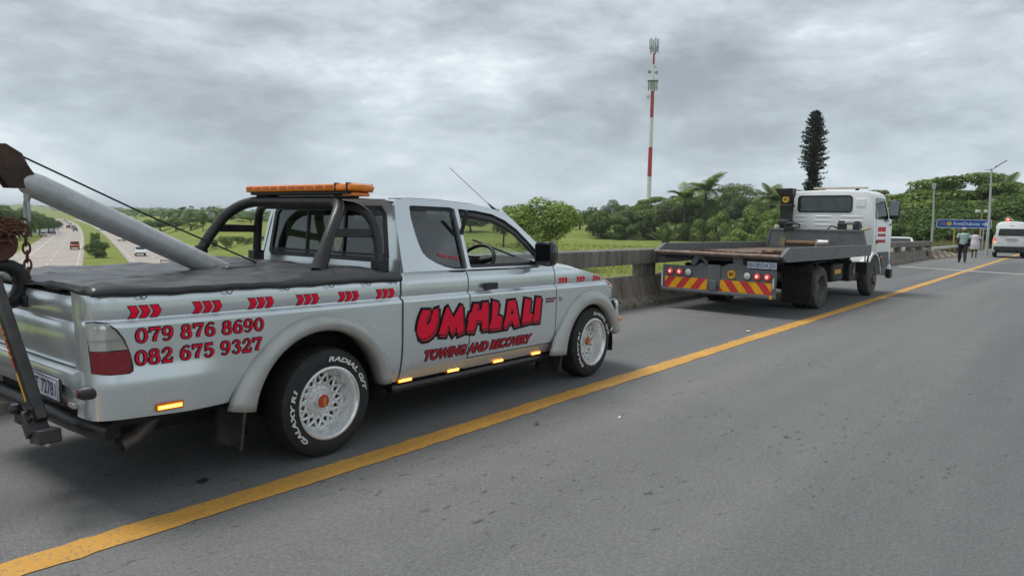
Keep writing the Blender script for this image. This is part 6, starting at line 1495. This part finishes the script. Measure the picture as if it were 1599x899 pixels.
# cell mast
MD = 275.; MK = MD / 185.; p = on_ground(1011, MD); zt = lambda py: at_dist(1011, MD, py).z - p.z
ms = thing('cell_mast', 'very tall red and white banded telecom mast with antenna clusters', 'mast', p, face_cam(p))
MR = mat('mast_red', (.42, .035, .04), .6, 0, .08, .4); MW = mat('mast_white', (.66, .68, .68), .6, 0, .05, .4)
for a, b, mt_ in ((400, 276, MW), (276, 230, MR), (230, 184, MW), (184, 143, MR)):
    z0, z1 = max(-.2, zt(a)), zt(b); r0 = (.62 - .004 * z0) * MK; r1 = (.62 - .004 * z1) * MK
    MB().tube([(0, 0, z0 + (.006 if a < 400 else 0)), (0, 0, z1)], [r0, r1], 20).build('mast_band', mt_, ms)
for a, b, mt_, r_ in ((143, 118, MW, .30), (118, 98, MW, .16), (101, 84, MR, .24), (84, 62, MW, .12), (64, 52, MW, .03)): MB().tube([(0, 0, zt(a)), (0, 0, zt(b))], r_ * MK, 12).build('upper_mast', mt_, ms)
AN = mat('antenna_grey', (.30, .32, .34), .6, .1, .1, 3.)
def antennas(py, n, rad_, hgt, w):
    z = zt(py); rad_ *= MK * .82; hgt *= MK; w *= MK * .62
    for k in range(n):
        a = 2 * math.pi * k / n + .3; MB().box((rad_ * math.cos(a), rad_ * math.sin(a), z), (.22 * w, .38 * w, hgt), Matrix.Rotation(a, 3, 'Z')).build('antenna', AN, ms, bevel=.02)
    b = MB()
    for k in range(n): a = 2 * math.pi * k / n + .3; b.tube([(0, 0, z), (rad_ * math.cos(a), rad_ * math.sin(a), z)], .06, 5)
    for zz in (-.3, .3): b.tube([(rad_ * .95 * math.cos(t), rad_ * .95 * math.sin(t), z + zz * hgt) for t in [k * math.pi / 8 for k in range(17)]], .04, 5)
    b.build('antenna_frame', AN, ms)
antennas(69, 6, 1.35, 2.6, 1.); antennas(76.5, 6, 1.1, 1.3, .9); antennas(81, 5, 1.25, .9, 1.1); antennas(135, 8, 1.35, 2.0, 1.2)
MB().box((0, 0, zt(127)), (2.6 * MK, 2.6 * MK, .12)).build('platform', AN, ms)
for py, dy, r_ in ((112.5, -.95, .45), (114, .8, .42), (151.5, -1.0, .55), (105, .5, .2)):
    dy *= MK; z = zt(py); r_ *= MK; MB().lathe([(r_ * .3, -.25), (r_, -.1), (r_, .12), (r_ * .6, .18), (.001, .2)], (.1, dy, z), (1, 0, 0), 16).build('dish', AN if r_ < .7 else MW, ms)
    MB().tube([(0, 0, z), (.05, dy, z)], .05, 5).build('dish_arm', AN, ms)
for a in (R(20), R(140), R(260)): MB().tube([(1.2 * MK * math.cos(a), 1.2 * MK * math.sin(a), zt(70)), (1.2 * MK * math.cos(a), 1.2 * MK * math.sin(a), zt(60))], .04, 5).build('whip_antenna', AN, ms)
# far high mast light, gantry frame, freeway sign
p = on_ground(213, 330); h = at_dist(213, 330, 328).z - p.z; hm = thing('high_mast_light', 'distant high mast floodlight standing on the skyline beyond the boom', 'floodlight', p, face_cam(p))
MB().tube([(0, 0, -.2), (0, 0, h)], [.3, .18], 8).build('pole', mat('far_steel', (.22, .24, .25), .6), hm); MB().box((0, 0, h), (1., 3.0, .5)).build('light_ring', mat('far_steel', (.22, .24, .25), .6), hm)
p = on_ground(331, 300); h = at_dist(331, 300, 327).z - p.z; ft = thing('water_tower', 'small grey tower block with open side frame on the skyline', 'tower', p, face_cam(p))
MB().box((0, -.85, h / 2), (1.4, 1.1, h)).build('tower_shaft', mat('far_concrete', (.25, .27, .29), .8), ft); b = MB(); b.box((0, 1.0, h / 2), (.25, .22, h)); b.box((0, .35, h - .12), (.25, 1.5, .24)); b.build('side_frame', mat('far_steel', (.22, .24, .25), .6), ft)

# ------------------------------------------------------------------ vehicles on the freeway
def car(name, label, pos, rz_, col, kind, group='cars on the freeway'):
    c = thing(name, label, {'p': 'pickup', 'c': 'car', 's': 'suv'}[kind], pos, rz_, group)
    if kind == 'p': prof_ = [(-2.5, .45), (-2.5, 1.02), (-.75, 1.04), (-.55, 1.72), (.75, 1.74), (1.35, 1.12), (2.4, 1.02), (2.5, .75), (2.5, .42)]; win = [(-.48, 1.12), (-.36, 1.64), (.68, 1.66), (1.12, 1.12)]; hw_ = .88
    elif kind == 's': prof_ = [(-2.2, .45), (-2.25, 1.05), (-2.0, 1.68), (-1.7, 1.76), (.3, 1.74), (1.05, 1.12), (2.1, .98), (2.25, .7), (2.2, .42)]; win = [(-1.85, 1.12), (-1.62, 1.62), (.22, 1.63), (.80, 1.12)]; hw_ = .9
    else: prof_ = [(-2.1, .40), (-2.15, .92), (-1.7, .98), (-1.05, 1.42), (.1, 1.45), (.95, .98), (2.0, .84), (2.15, .6), (2.1, .36)]; win = [(-1.35, 1.0), (-.95, 1.36), (.05, 1.37), (.68, 1.0)]; hw_ = .84
    def pf(pp, t): k = 1 - .16 * max(0, (pp[1] - 1.0)) / .7; return (pp[0], t * k, pp[1])
    mb = MB(); mb.prism(prof_, -hw_, hw_, pf); bd_ = mb.build('body', col, c, 20, .06, fixn=True)
    GLS = mat('car_glass', (.02, .025, .03), .1, 0, .2, 3.)
    for s in (-1, 1): MB().poly([win], lambda x, z: (x, s * (hw_ * (1 - .16 * max(0, z - 1.0) / .7) + .012), z)).build('side_window', GLS, bd_, 0)
    fx = [p_ for p_ in prof_]
    for (x0, z0), (x1, z1), nm in (((prof_[5][0], prof_[5][1]), (prof_[4][0], prof_[4][1]), 'windscreen'), ((prof_[2][0], prof_[2][1]), (prof_[3][0], prof_[3][1]), 'rear_window')) if kind != 's' else (((1.05, 1.12), (.3, 1.74), 'windscreen'), ((-2.25, 1.05), (-2.0, 1.68), 'rear_window')):
        sg_ = 1 if nm == 'windscreen' else -1
        MB().add([(x0 + (x1 - x0) * t + sg_ * .03, w * hw_ * .84 * (1 - .1 * t), z0 + (z1 - z0) * t + .015) for t, w in ((.1, -1), (.1, 1), (.9, 1), (.9, -1))], [(0, 1, 2, 3)]).build(nm, GLS, bd_, 0)
    xe = prof_[0][0]
    for s in (-1, 1):
        MB().box((xe - .01, s * hw_ * .84, .86), (.06, .2, .22)).build('tail_lamp', REDL, bd_); MB().box((prof_[-2][0] - .03, s * hw_ * .74, .72), (.08, .3, .14)).build('headlight', mat('headlight', (.7, .72, .72), .2), bd_)
        for x in (-1.45, 1.45): MB().lathe([(.16, -.18), (.30, -.17), (.32, -.1), (.30, 0), (.18, .0), (.001, -.03)], (x, s * (hw_ - .03), .32), (0, s, 0), 20).build('wheel', RUBBER, c)
    MB().box((xe - .02, 0, .52), (.1, hw_ * 1.8, .2)).build('bumper', BLACKP, bd_, bevel=.02); MB().box((prof_[-1][0] + .0, 0, .5), (.12, hw_ * 1.8, .2)).build('grille', BLACKP, bd_, bevel=.02)
    return c
ORG = mat('orange_red_paint', (.42, .09, .03), .35, .1, .05, 3., coat=.4); WCP = mat('white_car_paint', (.70, .71, .72), .35, 0, .04, 3., coat=.4); GCP = mat('grey_car_paint', (.25, .26, .28), .35, .2, .05, 3., coat=.3); BCP = mat('blue_car_paint', (.05, .07, .14), .35, .2, .05, 3., coat=.3); RCP = mat('red_truck_paint', (.30, .04, .03), .4, 0, .1, 3.)
AW = math.atan2(1, .372)
def fpos(px, py): p = ground_at(px, py, -6.43); return p
car('orange_pickup', 'orange red pickup driving away alone on the near left carriageway', fpos(117, 389), AW, ORG, 'p')
car('white_suv', 'white car with dark grille coming nearest on the right carriageway', fpos(219, 399), AW + math.pi, WCP, 's')
car('white_car', 'second white car farther back on the right carriageway', fpos(190, 376.5), AW + math.pi, WCP, 'c')
car('white_car', 'pale car on the slip road left of the freeway', fpos(68, 369.5), AW, WCP, 'c')
car('blue_car', 'dark blue car ahead on the slip road', fpos(83, 366), AW, BCP, 'c')
car('grey_car', 'grey car far ahead of the orange pickup', fpos(117.5, 361.5), AW, GCP, 's')
car('white_car', 'small white car just past the median bushes', fpos(157, 360), AW + math.pi, WCP, 'c')
for k, (px, py, m_) in enumerate(((107, 357, RCP), (115, 357.5, GCP), (110, 352, WCP), (105, 348.5, WCP), (101, 346, GCP))):
    car('distant_car', ['distant red truck among far traffic on the freeway', 'distant grey car beside the red truck', 'distant white car behind the red truck', 'farther white speck of a car on the freeway', 'farthest grey car on the freeway bend'][k], fpos(px, py), AW, m_, 's')
p = fpos(92, 364); fs_sign = thing('freeway_sign', 'small dark roadside sign on post between slip road and freeway', 'road sign', p, face_cam(p)); MB().tube([(0, 0, 0), (0, 0, 3.2)], .09, 6).build('post', mat('far_steel', (.22, .24, .25), .6), fs_sign); MB().box((.1, 0, 3.3), (.06, 2.2, 1.5)).build('board', mat('sign_dark', (.05, .05, .055), .5), fs_sign, bevel=.03)
wc = at_dist(1398, 46, 372); wc.z = at_dist(1398, 46, 369.5).z - 1.45
gz = wc.copy(); car('white_car', 'white car on the side road showing only its roof above the parapet', wc, R(15), WCP, 'c', None)
# pale crash barrier along the far slip road beyond the grass
cb = [ground_at(px, py, -3.6) for px, py in ((250, 384), (300, 385), (340, 384), (390, 384.5), (440, 386), (470, 387))]
mb = MB(); fb2 = thing('far_guardrail', 'pale guardrail running across the grass beyond the roll bar', 'guardrail', cb[0])
mb.rings([[Vector((q.x, q.y, H(q.x, q.y) + z)) - cb[0] for z in (.45, .85)] for q in [cb[i].lerp(cb[i + 1], t) for i in range(5) for t in (0, .25, .5, .75)]], closed=False, caps=False); mb.build('rail', mat('far_rail', (.38, .39, .36), .7), fb2, solid=.05)
for i in range(5):
    for t in (0, .33, .66):
        q = cb[i].lerp(cb[i + 1], t); MB().box(tuple(Vector((q.x, q.y, H(q.x, q.y) + .35)) - cb[0]), (.12, .12, .9)).build('post', mat('far_rail', (.38, .39, .36), .7), fb2)

# ------------------------------------------------------------------ haze: moist air that greys the far hills
mb = MB(); mb.box((0, 0, 26.), (18800, 18800, 72.)); hz_ = mb.build('haze', None, None, 0)
hm_ = bpy.data.materials.new('haze_air'); hm_.use_nodes = True; t = hm_.node_tree; t.nodes.clear(); o_ = t.nodes.new('ShaderNodeOutputMaterial'); v_ = t.nodes.new('ShaderNodeVolumePrincipled'); v_.inputs['Color'].default_value = (.80, .88, .95, 1); v_.inputs['Density'].default_value = .00018; t.links.new(v_.outputs[0], o_.inputs['Volume'])
hz_.data.materials.append(hm_); tag(hz_, 'thin grey blue haze lying over the distant hills', 'haze', kind='stuff')
